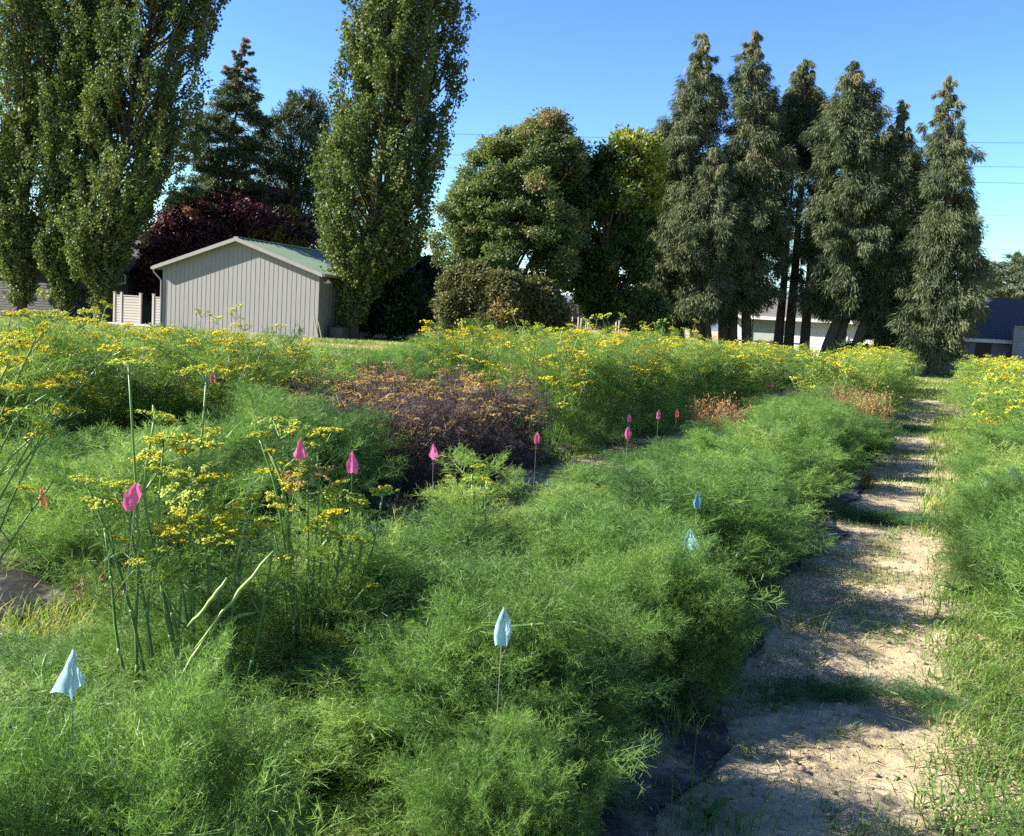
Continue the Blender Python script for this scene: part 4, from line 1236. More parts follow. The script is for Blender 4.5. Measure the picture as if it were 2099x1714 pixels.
# row right of the path
row(MID, 6.0, 13, .82, [.98, 1.75], 'fennel_plant', 'leafy fennel in the row right of the path', 'leafy fennel right of the path', (.70, .88), .07)
row(FLFAR, 13, 34, 1.2, [1.35], 'flowering_fennel', 'yellow topped fennel in the row right of the path', 'flowering fennel right of the path', (.84, .96), .15)
print('fennel plants', count)


# the tall open plants in front, each stalk and flower head a part of its own
def hero(name, label, Y, base, stalks, heads, sheaths, nfr, seed, group=None, tintf=0.0):
    r = np.random.default_rng(seed)
    py0 = base[1]
    bx = atY(base[0], base[1], Y)
    t = thing(name, label, 'fennel plant', (bx[0], bx[1], float(hgt(bx[0], bx[1])) - .02), 0, group)
    o3 = np.array(t.location)
    side = []
    for pts in stalks:
        P = []
        for i, p in enumerate(pts):
            yy = Y + (p[2] if len(p) > 2 else 0)
            P.append(atY(p[0], p[1], yy) - o3)
        P = np.array(P)
        u = np.linspace(0, 1, len(P)); uu = np.linspace(0, 1, 10)
        C = np.stack([np.interp(uu, u, P[:, i]) for i in range(3)], -1)
        C[1:-1] = (C[:-2] + 2 * C[1:-1] + C[2:]) / 4
        C[0] += [0, 0, -.0]
        g = G(); g.tube(C, np.linspace(.0064, .0034, 10), 7, tint=np.repeat(np.linspace(.22, .5, 10), 7).tolist() + [.3, .6])
        for j in (3, 6):
            g.tube([C[j] - (C[j + 1] - C[j]) * .12, C[j], C[j] + (C[j + 1] - C[j]) * .12], [.0055, .0075, .0055], 7, tint=.72)
        for _ in range(int(r.integers(1, 4)) if heads else 0):
            f = r.uniform(.55, .9); j = int(f * 9)
            a2 = r.uniform(0, 6.28); l2 = r.uniform(.08, .2)
            tip = C[j] + np.array([math.cos(a2) * .55, math.sin(a2) * .3, r.uniform(.6, 1)]) * l2
            g.tube(stem_curve(r, C[j], tip, .1, 5), np.linspace(.0034, .0018, 5), 5, tint=.45)
            if r.random() < .75:
                side.append((tip, r.uniform(.3, .6)))
        g.build('stalk', M['fennel_stem'], t, smooth=True)
    for (px, py, sc_, kind, *dy) in heads + [(q_, None, z_, ('umbel_green', 'umbel_green', 'umbel')[i_ % 3]) for i_, (q_, z_) in enumerate(side)]:
        q = px + np.array([0, 0, .052 * sc_]) if py is None else atY(px, py, Y + (dy[0] if dy else 0)) - o3
        us, uf = umbel_arrays(r, .078 * sc_, int(r.integers(20, 28)), 20, .0085 * (.7 + .3 * sc_), r.uniform(.55, .8))
        Mx = frame(unit([1, 0, r.normal(0, .18)]), r.normal(0, .2))
        T = q - np.array([0, 0, .052 * sc_])
        gb = G(); gb.merge(uf, Mx, T)
        b = gb.build('flower_head', M[kind], t)
        gs = G(); gs.merge(us, Mx, T); gs.build('ray', M['fennel_stem'], b)
    for pts, w0 in sheaths:
        P = np.array([atY(p[0], p[1], Y - (.22 if py0 > 1480 and w0 >= .012 else 0)) - o3 for p in pts])
        u = np.linspace(0, 1, len(P)); uu = np.linspace(0, 1, 9)
        C = np.stack([np.interp(uu, u, P[:, i]) for i in range(3)], -1)
        C[1:-1] = (C[:-2] + 2 * C[1:-1] + C[2:]) / 4
        if w0 >= .012: C[1:-1] += r.normal(0, .0022, (7, 3))
        g = G(); g.tube(C, w0 * .66 * np.array([.55, .75, .9, 1, 1, .95, .8, .55, .2] if w0 < .012 or py0 < 1480 else [.5, .62, .82, .6, .72, .88, .6, .62, .35]), 8, tint=np.repeat(np.array([.5, .75, .62, .85, .7, .8, .9, .7, .8]), 8).tolist() + [.5, .8])
        g.build('leaf_sheath', M['fennel_stem'], t, smooth=True)
    gf = G()
    allp = [p for s_ in stalks for p in s_[:-1]] + [p for s_, _ in sheaths for p in s_]
    for i in range(nfr):
        p = allp[int(r.integers(len(allp)))]
        py_ = p[1] + r.uniform(-20, 60)
        if py_ < 1120 and py0 > 1480 and r.random() < .55: py_ = r.uniform(1130, 1450)
        if any(abs(p[0] - fx) < 55 and -70 < py_ - fy < 75 for fx, fy in ((280, 1017), (615, 921), (722, 946), (592, 996))): py_ += 170
        q = atY(p[0] + r.normal(0, 22), py_, Y + .06 + abs(r.normal(0, .16))) - o3
        az = r.uniform(0, 6.28)
        dd = unit(np.array([math.cos(az), math.sin(az), r.uniform(.2, 1.6)]))
        gf.merge(FINE[i % len(FINE)], frame(dd, r.normal(0, .6)) * r.uniform(.4, .85), q, r.normal(tintf, .1))
    if nfr:
        gf.build('foliage', M['fennel'], t)
    return t


hero('flowering_fennel', 'tall open fennel with thick pale sheathed stems and green yellow flower heads, nearest the viewer', 3.3, (400, 1600),
     [[(330, 1560), (275, 1380), (285, 1100), (263, 745)], [(395, 1560), (385, 1330), (400, 1080), (424, 765)], [(400, 1560), (395, 1330), (398, 1100), (400, 1010)],
      [(330, 1500), (300, 1250), (262, 1060), (246, 1000)], [(320, 1500), (270, 1250), (215, 1080), (176, 990)], [(420, 1500), (350, 1250), (318, 1130), (335, 905)],
      [(410, 1500), (345, 1300), (330, 1180), (340, 1090)], [(420, 1540), (440, 1300), (455, 1180), (455, 1110)], [(430, 1500), (360, 1160), (395, 1000), (418, 905)],
      [(400, 1500), (330, 1200), (290, 1010), (318, 850)], [(420, 1500), (430, 1250), (425, 1100), (437, 985)], [(420, 1500), (470, 1280), (500, 1150), (512, 1030)], [(380, 1560), (360, 1380), (372, 1200), (368, 1060)], [(440, 1560), (470, 1350), (480, 1200), (490, 1090)], [(350, 1560), (310, 1400), (300, 1250), (318, 1110)], [(410, 1560), (415, 1350), (432, 1180), (425, 1060)], [(300, 1540), (240, 1330), (228, 1180), (215, 1090)], [(450, 1560), (520, 1350), (545, 1220), (560, 1120)]],
     [(263, 740, .8, 'umbel_green'), (425, 755, .95, 'umbel_green'), (400, 985, 1.35, 'umbel_green'), (246, 985, .8, 'umbel_green'), (176, 978, .7, 'umbel_green'), (335, 898, 1.0, 'umbel'),
      (345, 1078, 1.0, 'umbel'), (455, 1100, .8, 'umbel_green'), (420, 890, .95, 'umbel'), (318, 842, .8, 'umbel_green'), (437, 968, .9, 'umbel'), (512, 1022, .7, 'umbel'),
      (380, 1045, .8, 'umbel', .1), (475, 1045, .7, 'umbel', .1), (300, 930, .7, 'umbel', .15), (355, 965, .8, 'umbel_green', .1), (405, 1060, .55, 'umbel'), (430, 1075, .5, 'umbel_green'), (465, 1072, .5, 'umbel'), (490, 1050, .5, 'umbel'), (450, 1038, .5, 'umbel_green'), (388, 1078, .6, 'umbel_green'), (362, 1102, .5, 'umbel'), (330, 955, .6, 'umbel_green'), (500, 1090, .5, 'umbel'), (425, 1108, .5, 'umbel_green')],
     [([(318, 1452), (370, 1395), (395, 1345), (440, 1280)], .013), ([(400, 1330), (450, 1262), (500, 1205), (560, 1130)], .012), ([(385, 1285), (430, 1235), (465, 1185)], .014),
      ([(450, 1285), (490, 1262), (525, 1255)], .010), ([(480, 1170), (495, 1110), (502, 1065)], .009), ([(385, 930), (390, 905), (380, 885)], .011), ([(440, 940), (445, 915), (436, 895)], .009),
      ([(288, 1190), (280, 1150), (292, 1100)], .008), ([(410, 1150), (400, 1110), (392, 1080)], .010), ([(325, 870), (318, 850), (313, 830)], .011), ([(90, 1410), (88, 1370), (95, 1340)], .010)], 150, 201)
hero('flowering_fennel', 'second tall open fennel with orange yellow flat flower heads in front of the bronze plants', 3.7, (640, 1560),
     [[(620, 1500), (618, 1350), (632, 1150), (630, 985)], [(615, 1500), (605, 1300), (570, 1010), (532, 900)], [(625, 1450), (600, 1200), (577, 980), (575, 880)],
      [(640, 1480), (670, 1280), (700, 1120), (705, 1030)], [(645, 1500), (690, 1300), (760, 1150), (785, 1010)], [(640, 1450), (700, 1250), (735, 1150), (742, 1115)],
      [(625, 1480), (640, 1200), (655, 1000), (650, 915)], [(630, 1560), (645, 1350), (655, 1200), (662, 1060)], [(610, 1560), (590, 1350), (585, 1200), (560, 1080)], [(650, 1560), (680, 1380), (722, 1250), (770, 1180)], [(640, 1560), (630, 1380), (640, 1220), (628, 1120)], [(625, 1450), (600, 1150), (590, 1050), (598, 990)], [(640, 1480), (660, 1300), (672, 1180), (675, 1100)]],
     [(628, 962, 1.2, 'umbel_orange'), (575, 862, 1.3, 'umbel_green'), (706, 1010, 1.0, 'umbel_green'), (785, 998, .7, 'umbel_green'), (742, 1105, .7, 'umbel_green'), (668, 884, .9, 'umbel'),
      (532, 885, .6, 'umbel_green'), (598, 975, .8, 'umbel'), (690, 1045, .7, 'umbel', .1), (675, 1090, .6, 'umbel_green'), (560, 960, .8, 'umbel', .2), (700, 985, .5, 'umbel'), (680, 1002, .6, 'umbel_green'), (732, 1020, .5, 'umbel'), (602, 942, .5, 'umbel_green'), (660, 1060, .5, 'umbel'), (765, 1045, .5, 'umbel_green')],
     [([(590, 1010), (565, 955), (540, 905)], .009), ([(650, 1130), (670, 1110), (685, 1098)], .011), ([(705, 1150), (697, 1120), (690, 1085)], .010), ([(690, 1180), (712, 1150), (720, 1110)], .009),
      ([(612, 1370), (620, 1300), (614, 1240)], .010), ([(700, 1260), (740, 1215), (770, 1180)], .009)], 110, 202)
hero('fennel_plant', 'bright green fennel shoots with two swollen pale buds in the row left of the path', 5.3, (965, 1300),
     [[(960, 1290), (968, 1150), (972, 1050), (970, 990)], [(985, 1290), (992, 1150), (996, 1050), (998, 985)], [(940, 1290), (930, 1180), (938, 1080)], [(985, 1200), (955, 1030), (940, 995)]],
     [(975, 1052, .6, 'umbel_green')],
     [([(972, 1060), (970, 1010), (968, 972)], .016), ([(992, 1050), (997, 1000), (1002, 965)], .019), ([(945, 1170), (950, 1130), (946, 1090)], .014)], 60, 203, tintf=.28)
hero('fennel_plant', 'feathery fennel with one long pale arching leaf stalk drooping towards the path', 3.0, (1120, 1440),
     [[(1010, 1300), (1040, 1286), (1090, 1281), (1150, 1277)]], [], [([(1120, 1280), (1175, 1273), (1215, 1287), (1268, 1320)], .006)], 46, 205)
# big plant leaning in from the left, dark stems with yellow heads
hero('flowering_fennel', 'big fennel leaning in from the left edge with long dark bare stems', 4.3, (-60, 1480),
     [[(-60, 1400), (-20, 1120), (90, 880), (228, 722)], [(-60, 1400), (-40, 1100), (60, 905), (150, 780)], [(-60, 1400), (-60, 1080), (20, 930), (135, 850)], [(-60, 1400), (-70, 1000), (30, 790), (75, 690)],
      [(-60, 1400), (-80, 1000), (-10, 800), (20, 740)], [(-60, 1400), (-20, 1180), (40, 1080), (110, 985)], [(-60, 1400), (-50, 1050), (30, 850), (110, 800)], [(-60, 1400), (-50, 1100), (40, 950), (100, 900)]],
     [(228, 712, .7, 'umbel'), (150, 770, .9, 'umbel'), (135, 838, .9, 'umbel'), (75, 680, .9, 'umbel'), (20, 730, 1.0, 'umbel'), (110, 790, 1.0, 'umbel'), (40, 745, .9, 'umbel', .2), (15, 790, .9, 'umbel', -.1),
      (110, 640, .9, 'umbel_green', .4), (62, 635, .8, 'umbel_green', .4), (165, 655, .8, 'umbel', .4), (180, 638, .7, 'umbel_green', .5), (30, 690, 1, 'umbel', .3)],
     [], 50, 204)


# dry orange plants
def dry_plant(px, py, Y, H, R_, n, label, seed, orange=True):
    r = np.random.default_rng(seed)
    p = atY(px, py, Y)
    t = thing('dried_plant', label, 'dried plant', (p[0], p[1], float(hgt(p[0], p[1])) - .02), 0, 'dried plants')
    gs, gf = G(), G()
    for i in range(n):
        az = r.uniform(0, 6.28); q = R_ * math.sqrt(r.random())
        b = np.array([math.cos(az) * q, math.sin(az) * q, H * r.uniform(.6, 1)])
        c = stem_curve(r, [b[0] * .3, b[1] * .3, -.02], b, .12)
        gs.tube(c, np.linspace(.006, .002, 6), 4, tint=r.random(), cap=False)
        m_ = 26
        pp = c[r.integers(2, 6, m_)] + r.normal(0, .05, (m_, 3))
        gs.ribbons(c[r.integers(1, 6, 10)], c[r.integers(2, 6, 10)] + r.normal(0, .09, (10, 3)), .004, .002, tint=r.random(10))
        gf.leaves(pp, rdirs(m_, r), r.uniform(.02, .05, m_), .016, tint=r.random(m_))
    gs.build('stem', M['dry'], t)
    gf.build('foliage', M['dry_orange'] if orange else M['dry'], t)


dry_plant(1470, 930, 13.5, .75, .38, 70, 'round dried tan plant with orange leaves in front of yellow fennel', 301)
dry_plant(1765, 935, 15.0, .85, .40, 70, 'dried orange and brown plant at the left edge of the path', 302)
dry_plant(1715, 920, 16.5, .95, .30, 26, 'thin dried plant with salmon leaves behind the brown one', 303)
dry_plant(635, 830, 15.5, .75, .35, 40, 'dried orange plant at the edge of the shed lawn', 304)
dry_plant(825, 1085, 7.4, .24, .12, 9, 'small withered tan seedling on the bare soil before the bronze plants', 305, False)
dry_plant(1778, 1000, 10.8, .22, .10, 12, 'small withered tan weed standing on the path', 306, False)
dry_plant(225, 1185, 5.3, .22, .2, 14, 'withered golden leaves beside the black film', 307, False)

# ------------------------------------------------------------------ marker flags
def flag(px, py, size, Y, mat, label, shape='drape', yaw=0.0, tilt=0.0, fold=1.0):
    """Flag film draped from a wire; (px, py) is the middle of the film, size its height in metres."""
    p = atY(px, py, Y)
    g0 = float(hgt(p[0], p[1]))
    ztop = p[2] + size * .5
    t = thing('marker_flag', label, 'flag', (p[0], p[1], g0), yaw, 'pink marker flags' if mat in ('pink', 'coral') else 'blue marker flags')
    h = ztop - g0
    wg = G(); wg.tube([[0, 0, -.05], [tilt * .5 * .3, .003, h * .5], [0, 0, h]], (.0010 if Y < 4 else .0012), 5)
    wg.build('wire', M['steel'], t)
    fr_ = np.random.default_rng(int(px * 7 + py))
    asym = fr_.uniform(.7, 1.25, 2)
    n = 9
    u = np.linspace(-1, 1, n)
    top = np.array([0, 0, h])
    rows_, cols = 6, n
    V = []
    for i in range(rows_):
        f = i / (rows_ - 1)
        wv = {'drape': size * .36 * f ** .8, 'narrow': size * .24 * math.sin(min(1, f * 1.1) * 2.2), 'crumple': size * .36 * math.sin(f * 2.6 + .25), 'wide': size * .34 * f}[shape]
        for j in range(cols):
            a = u[j]
            zz = -size * f * (1 - .22 * (abs(a) if shape in ('drape', 'wide') else -abs(a) * .3) * f)
            if shape == 'wide': zz += size * .10 * f * a
            yy = math.sin(a * 4.2 * fold + 1) * size * .10 * f + (abs(a) ** 1.5) * size * .08 * f
            jit = fr_.normal(0, size * .022, 3) * (0 if i == 0 else 1)
            V.append(top + [a * wv * asym[0 if a < 0 else 1] + tilt * size * f, -yy - .004, zz] + jit)
    q = [[i * cols + j, i * cols + j + 1, (i + 1) * cols + j + 1, (i + 1) * cols + j] for i in range(rows_ - 1) for j in range(cols - 1)]
    fg = G(); fg.add(np.array(V), q=q, tint=np.tile(.4 + .5 * (u > 0), rows_))  # right half tinted lighter as the bright side of the fold
    fg.build('film', M[mat], t, smooth=True)
    return t


flag(150, 1378, .104, 2.05, 'blue', 'pale blue marker flag nearest the viewer among soft fennel', 'wide', .2)
flag(1030, 1282, .105, 2.75, 'blue', 'pale blue marker flag hanging narrow in the row left of the path', 'narrow', .3)
flag(1413, 1106, .10, 4.4, 'blue', 'pale blue marker flag above an orange leaf near the path edge', 'drape', -.5, .12)
flag(1429, 1024, .085, 5.3, 'deep_blue', 'blue marker flag standing behind the pale one near the path edge', 'narrow', .2)
flag(2073, 966, .10, 6.9, 'blue', 'pale blue marker flag in the fennel right of the path, upright one', 'drape', .3)
flag(2018, 992, .055, 6.9, 'blue', 'small blue marker flag lying crooked in the fennel right of the path', 'crumple', .8, .3)
flag(280, 1017, .08, 3.05, 'pink', 'large folded pink marker flag behind the nearest tall fennel', 'crumple', .3, -.25, .6)
flag(85, 1017, .10, 5.4, 'coral', 'faded coral marker flag in leafy fennel before the black film', 'narrow', .3, .05)
flag(615, 921, .08, 3.55, 'pink', 'pink marker flag just above the orange yellow flower head', 'drape', .2, .02)
flag(592, 996, .06, 3.9, 'pink', 'small folded pink marker flag half hidden behind fennel stalks', 'crumple', .5, .1)
flag(722, 946, .10, 4.7, 'pink', 'bright pink marker flag against the dark bronze fennel, left of the other', 'narrow', 0, .02, .8)
flag(888, 926, .105, 6.4, 'pink', 'magenta marker flag before the bronze fennel, its tip pointing right', 'drape', -.4, .06, .7)
flag(1100, 897, .10, 8.6, 'pink', 'pink marker flag where the bronze fennel meets the dark green', 'narrow', .2)
flag(1287, 888, .10, 8.4, 'pink', 'crumpled bright pink marker flag over the dark gap between rows', 'crumple', .2, 0, 1.4)
flag(1290, 856, .10, 12.0, 'pink', 'dim pink marker flag just above the crumpled one', 'narrow', .2)
flag(1350, 849, .10, 10.8, 'pink', 'rose marker flag at the foot of tall yellow fennel', 'narrow', .2)
flag(1387, 847, .10, 12.6, 'coral', 'dull red marker flag left of the round dried plant', 'narrow', .4)
flag(1583, 790, .10, 19.5, 'coral', 'tiny salmon marker flag deep in the yellow fennel', 'drape', .2)
flag(374, 769, .10, 9.8, 'pink', 'pale pink marker flag in the third row, left of two', 'drape', .2)
flag(437, 772, .10, 9.4, 'pink', 'pink marker flag beside a fennel flower head in the third row', 'narrow', .2)
flag(450, 809, .10, 10.4, 'coral', 'faded pink marker flag below the two in the third row', 'drape', .2)
flag(497, 853, .08, 9.0, 'coral', 'orange pink marker flag low among green fennel', 'narrow', .1)
flag(620, 851, .10, 8.0, 'coral', 'red marker flag at the top left corner of the bronze fennel', 'narrow', .1)

# ------------------------------------------------------------------ black film on the ridge
def mulch(s0, s1, q0, q1, ridge, label, seed):
    """Black film laid along a row, pegged over a low ridge, its edges ragged and dusted with soil."""
    n, k = int((s1 - s0) / .07), 26
    S, U = np.meshgrid(np.linspace(s0, s1, n), np.linspace(0, 1, k), indexing='ij')
    e0 = q0 + (vnoise(S * 1.1 + seed, S * 0 + 3) - .5) * .30 + (vnoise(S * 5 + seed, S * 0 + 9) - .5) * .08
    e1 = q1 + (vnoise(S * 1.3 + seed, S * 0 + 23) - .5) * .34 + (vnoise(S * 6 + seed, S * 0 + 29) - .5) * .09
    Q = e0 + (e1 - e0) * U
    X, Y = S * RD[0] + Q * RP[0], S * RD[1] + Q * RP[1]
    wr = (vnoise(S * 9 + 3, Q * 22) - .5) * .03 + (vnoise(S * 22, Q * 40) - .5) * .012
    Z = hgt(X, Y) + .024 + ridge * np.sin(U * math.pi) ** .7 + np.maximum(wr, -.012) * np.clip(np.sin(U * math.pi) * 3, 0, 1)
    V = np.stack([X, Y, Z], -1).reshape(-1, 3)
    a = (np.arange(n - 1)[:, None] * k + np.arange(k - 1)[None]).ravel()
    g = G(); g.add(V, q=np.stack([a, a + k, a + k + 1, a + 1], 1))
    g.add(V - [0, 0, .008], q=np.stack([a, a + 1, a + k + 1, a + k], 1))
    tag(g.build('mulch_film', M['mulch'], smooth=True), label, 'mulch film', 'black mulch film under the rows')


mulch(.8, 30, -2.9, -.76, .012, 'black mulch film under the row left of the path, its edge showing beside the soil', 3)
mulch(3.5, 16, -5.9, -4.05, .12, 'crumpled black mulch film over the ridge of the second row, bare at its near end', 40)

# ------------------------------------------------------------------ grass, weeds, clods
def blades(g, X, Y, h, w_, tint, r, lean=.6, z=None):
    n = len(X)
    az = r.uniform(0, 6.28, n)
    d = np.stack([np.cos(az), np.sin(az), 0 * az], -1)
    b = np.stack([X, Y, (hgt(X, Y) if z is None else z) - .01], -1)
    l = (lean * r.uniform(.2, 1.3, n) * h)[:, None]
    m1 = b + d * l * .35 + np.stack([0 * h, 0 * h, h * .62], -1)
    tp = b + d * l + np.stack([0 * h, 0 * h, h * r.uniform(.65, 1, n)], -1)
    s = np.stack([-np.sin(az), np.cos(az), 0 * az], -1) * (np.broadcast_to(w_, (n,)) * .5)[:, None]
    v = np.stack([b - s, b + s, m1 + s * .8, m1 - s * .8, tp], 1).reshape(-1, 3)
    k = np.arange(n)[:, None] * 5
    g.add(v, q=k + [[0, 1, 2, 3]], t=k + [[3, 2, 4]], tint=np.repeat(tint, 5))


def grass():
    r = np.random.default_rng(400)
    g = G()
    def strip(n, s0, s1, q0, q1, hm, wm, dens, tm=.5, power=1.0, lean=.7):
        s = s0 + (s1 - s0) * r.random(n) ** power
        q = r.uniform(q0, q1, n)
        x, y = s * RD[0] + q * RP[0], s * RD[1] + q * RP[1]
        k = r.random(n) < dens(s, q, x, y)
        x, y = x[k], y[k]
        m_ = len(x)
        patch = vnoise(x * 1.7 + 11, y * 1.7)
        blades(g, x, y, hm * r.uniform(.4, 1.3, m_), wm * r.uniform(.7, 1.3, m_), np.clip(tm + (patch - .5) * .5 + r.normal(0, .18, m_), 0, 1), r, lean)
    cl = lambda v: np.clip(v, 0, 1)
    # thick verge right of the path
    strip(120000, 1.2, 9, -.02, 1.6, .085, .006, lambda s, q, x, y: cl((q - .0) / .5) ** 1.1 * cl(.35 + 1.2 * vnoise(x * 2.3, y * 2.3)), .43, 1.3, 1.6)
    strip(26000, 9, 24, -.15, 1.0, .13, .010, lambda s, q, x, y: cl((q + .2) / .4) * cl(.2 + vnoise(x * 1.5, y * 1.5)), .55)
    # tufts on the path itself
    strip(34000, 1.5, 10, -1.0, .1, .06, .004, lambda s, q, x, y: cl(vnoise(x * 4.2 + 5, y * 4.2) - .56) * 2.8 + .06, .5, 1.2, 1.2)
    strip(26000, 9, 36, -1.2, .4, .06, .011, lambda s, q, x, y: cl(vnoise(x * 1.6 + 5, y * 1.6) - .52 + .014 * (s - 9)) * 2.2 + .03 + .010 * (s - 9), .55, 1, 1.1)
    # verge left of the path and under the row
    strip(26000, 1.5, 12, -1.6, -.78, .11, .005, lambda s, q, x, y: cl(.05 + 1.5 * (vnoise(x * 2.6 + 31, y * 2.6) - .35)), .42, 1.3, .9)
    # ground between the rows
    strip(16000, 1.2, 5, -4.4, -2.4, .12, .006, lambda s, q, x, y: .35 + vnoise(x * 1.8 + 3, y * 1.8), .5, 1, .9)
    strip(30000, 4, 24, -4.2, -2.7, .10, .008, lambda s, q, x, y: cl(vnoise(x * 1.8 + 3, y * 1.8) - .3) * 1.6, .5)
    strip(22000, 5, 30, -10.5, -6.2, .16, .012, lambda s, q, x, y: .7 + 0 * s, .5)
    strip(16000, 30, 43, -2.5, 2.5, .09, .02, lambda s, q, x, y: .8 + 0 * s, .62)
    tag(g.build('grass', M['grass']), 'short green grass along both edges of the dirt path', 'grass', kind='stuff')


grass()


def lawn_grass():
    r = np.random.default_rng(401)
    g = G()
    n = 60000
    y = 37 + 27 * r.random(n); x = r.uniform(-.56, .56, n) * y
    patch = vnoise(x * .35, y * .35)
    blades(g, x, y, .09 * r.uniform(.5, 1.4, n), .03 * r.uniform(.7, 1.3, n), np.clip(.62 + (patch - .5) * .9 + r.normal(0, .12, n), 0, 1), r, .8, z=np.full(n, .012))
    # taller dry grass before the shaded house and the dry field
    n = 16000
    y = r.uniform(52, 60, n); x = r.uniform(.08, .52, n) * y
    blades(g, x, y, .35 * r.uniform(.4, 1.3, n), .03, np.clip(.93 + r.normal(0, .06, n), 0, 1), r, .5, z=np.full(n, .012))
    tag(g.build('lawn_grass', M['grass']), 'mown dry grass of the lawn between field and houses', 'grass', kind='stuff')


lawn_grass()


def clods():
    r = np.random.default_rng(402)
    g = G()
    ico = np.array([[0, 0, 1], [.9, 0, .35], [.28, .85, .35], [-.73, .53, .35], [-.73, -.53, .35], [.28, -.85, .35], [0, 0, -.6]])
    tri = [[0, 1, 2], [0, 2, 3], [0, 3, 4], [0, 4, 5], [0, 5, 1], [6, 2, 1], [6, 3, 2], [6, 4, 3], [6, 5, 4], [6, 1, 5]]
    n = 5200
    s = 1.6 + 9 * r.random(n) ** 1.4; q = r.uniform(-1.1, .3, n)
    x, y = s * RD[0] + q * RP[0], s * RD[1] + q * RP[1]
    z = hgt(x, y)
    for i in range(n):
        k = float(np.clip(r.lognormal(-5.1, .45), .003, .022))
        v = ico * k * r.uniform(.7, 1.3, (7, 1)) * [1, r.uniform(.7, 1.2), .7]
        a = r.uniform(0, 6.28); c, s_ = math.cos(a), math.sin(a)
        v = v @ np.array([[c, -s_, 0], [s_, c, 0], [0, 0, 1]])
        g.add(v + [x[i], y[i], z[i] + k * .2], t=tri)
    tag(g.build('gravel', M['soil'], smooth=True), 'small pale clods and pebbles scattered over the dirt path', 'gravel', kind='stuff')


clods()


def litter():
    r = np.random.default_rng(410)
    n = 5200
    s = 1.5 + 11 * r.random(n) ** 1.4; q = r.normal(-.35, .42, n)
    k = vnoise(s * 2.2 + 5, q * 4 + 9) > .42
    s, q = s[k], q[k]; n = len(s)
    x, y = s * RD[0] + q * RP[0], s * RD[1] + q * RP[1]
    az = r.uniform(0, 6.28, n); L = r.uniform(.015, .07, n)
    a = np.stack([x, y, hgt(x, y) + .018 + r.random(n) * .012], -1)
    b = a + np.stack([np.cos(az) * L, np.sin(az) * L, r.normal(0, .006, n)], -1)
    g = G(); g.ribbons(a, b, .0028, .0018, tint=r.random(n), side=np.tile([0, 0, 1.0], (n, 1)) + r.normal(0, .2, (n, 3)))
    tag(g.build('straw_litter', M['straw']), 'dry straw litter scattered on the dirt path', 'litter', kind='stuff')


litter()


def weed_patch(px0, py0, px1, py1, n, label, seed, mat='weed', sc_=.55):
    """Low creeping feathery weed lying across the path."""
    r = np.random.default_rng(seed)
    a, b = at(px0, py0), at(px1, py1)
    c0 = (a + b) / 2
    t = thing('creeping_weed', label, 'weed', (c0[0], c0[1], float(hgt(c0[0], c0[1]))), 0, 'creeping weeds on the path')
    g, gs = G(), G()
    for i in range(n * 2):
        u = r.random()
        p = a * (1 - u) + b * u - c0
        az = r.uniform(0, 6.28)
        dd = unit(np.array([math.cos(az), math.sin(az) * .5, r.uniform(.05, .5)]))
        g.merge(FINE[i % len(FINE)] if c0[1] < 6 else COARSE[i % 6], frame(dd, r.normal(0, .3)) * sc_ * r.uniform(.5, 1), p + np.append(r.normal(0, .045, 2), .035), r.normal(-.1, .1))
    gs.tube([a - c0 + [0, 0, .012], [0, 0, .02], b - c0 + [0, 0, .012]], .004, 5)
    g.build('foliage', M[mat], t); gs.build('stem', M['fennel_stem'], t)


weed_patch(1575, 1425, 1780, 1432, 46, 'dark green feathery weed creeping across the path, left of a pair', 501, sc_=.36)
weed_patch(1815, 1428, 1950, 1480, 34, 'green feathery weed creeping across the path, right of a pair', 502, sc_=.36)
weed_patch(1660, 1060, 1880, 1082, 60, 'wide green weed creeping from the fennel row onto the path', 503, sc_=.5)
weed_patch(1840, 880, 1925, 888, 30, 'distant green weed across the far stretch of the path', 504, sc_=.6)


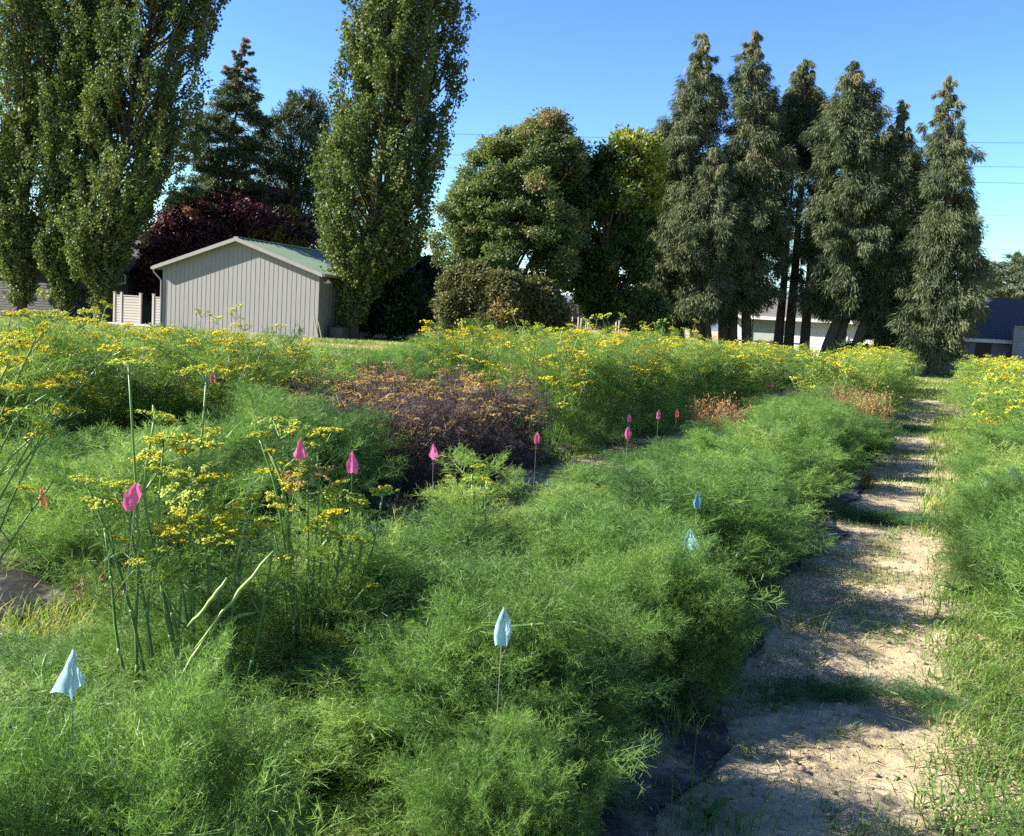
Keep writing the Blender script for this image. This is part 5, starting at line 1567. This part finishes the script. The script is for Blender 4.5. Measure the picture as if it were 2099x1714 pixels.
def leafy_weed(px, py, label, seed, nleaf, L, mat, nbl=60):
    r = np.random.default_rng(seed)
    p = at(px, py)
    t = thing('leafy_weed', label, 'weed', (p[0], p[1], float(hgt(p[0], p[1]))), 0, 'weeds beside the path')
    g = G()
    for i in range(nleaf):
        az = r.uniform(0, 6.28); el = r.uniform(.15, 1.0); l = L * r.uniform(.6, 1.2)
        d = np.array([math.cos(az), math.sin(az), 0])
        u = np.linspace(0, 1, 6)
        c = d * (l * u * math.cos(el))[:, None] + np.stack([0 * u, 0 * u, l * (u * math.sin(el) - .45 * u ** 2)], -1) + [0, 0, .03]
        s = np.array([-d[1], d[0], 0]); wd = l * .17 * np.sin(np.clip(u * 1.05 + .06, 0, 1) * math.pi) ** .8
        wav = .15 * np.sin(u * 14)[:, None] * [0, 0, 1] * wd[:, None]
        v = np.stack([c - s * wd[:, None] + wav, c - [0, 0, .006], c + s * wd[:, None] - wav], 1).reshape(-1, 3)
        q = [[k * 3 + j, k * 3 + j + 1, k * 3 + j + 4, k * 3 + j + 3] for k in range(5) for j in range(2)]
        g.add(v, q=q, tint=r.random())
    g.build('leaf', M[mat], t, smooth=True)
    if nbl:
        b = G()
        X, Y = r.normal(0, .10, nbl), r.normal(0, .10, nbl)
        blades(b, X, Y, r.uniform(.07, .2, nbl), .005, np.clip(r.normal(.45, .2, nbl), 0, 1), r, 1.4, z=np.zeros(nbl))
        b.build('blade', M['grass'], t)


leafy_weed(1300, 1490, 'pale broad leaved weed with grass blades at the left edge of the path', 511, 11, .16, 'pale_weed', 120)
leafy_weed(1960, 1215, 'dark broad leaved weed at the right edge of the path', 512, 26, .16, 'weed', 40)
leafy_weed(1560, 1225, 'grassy weed tuft at the shadow edge left of the path', 513, 5, .10, 'weed', 90)
leafy_weed(1640, 1290, 'small grass tuft standing in the dark shadow on the path', 514, 3, .08, 'weed', 80)
leafy_weed(1450, 1690, 'low grass tuft in deep shade by the near end of the path', 515, 4, .12, 'weed', 70)
leafy_weed(880, 1135, 'low weed on the bare soil before the bronze fennel', 516, 16, .12, 'weed', 50)
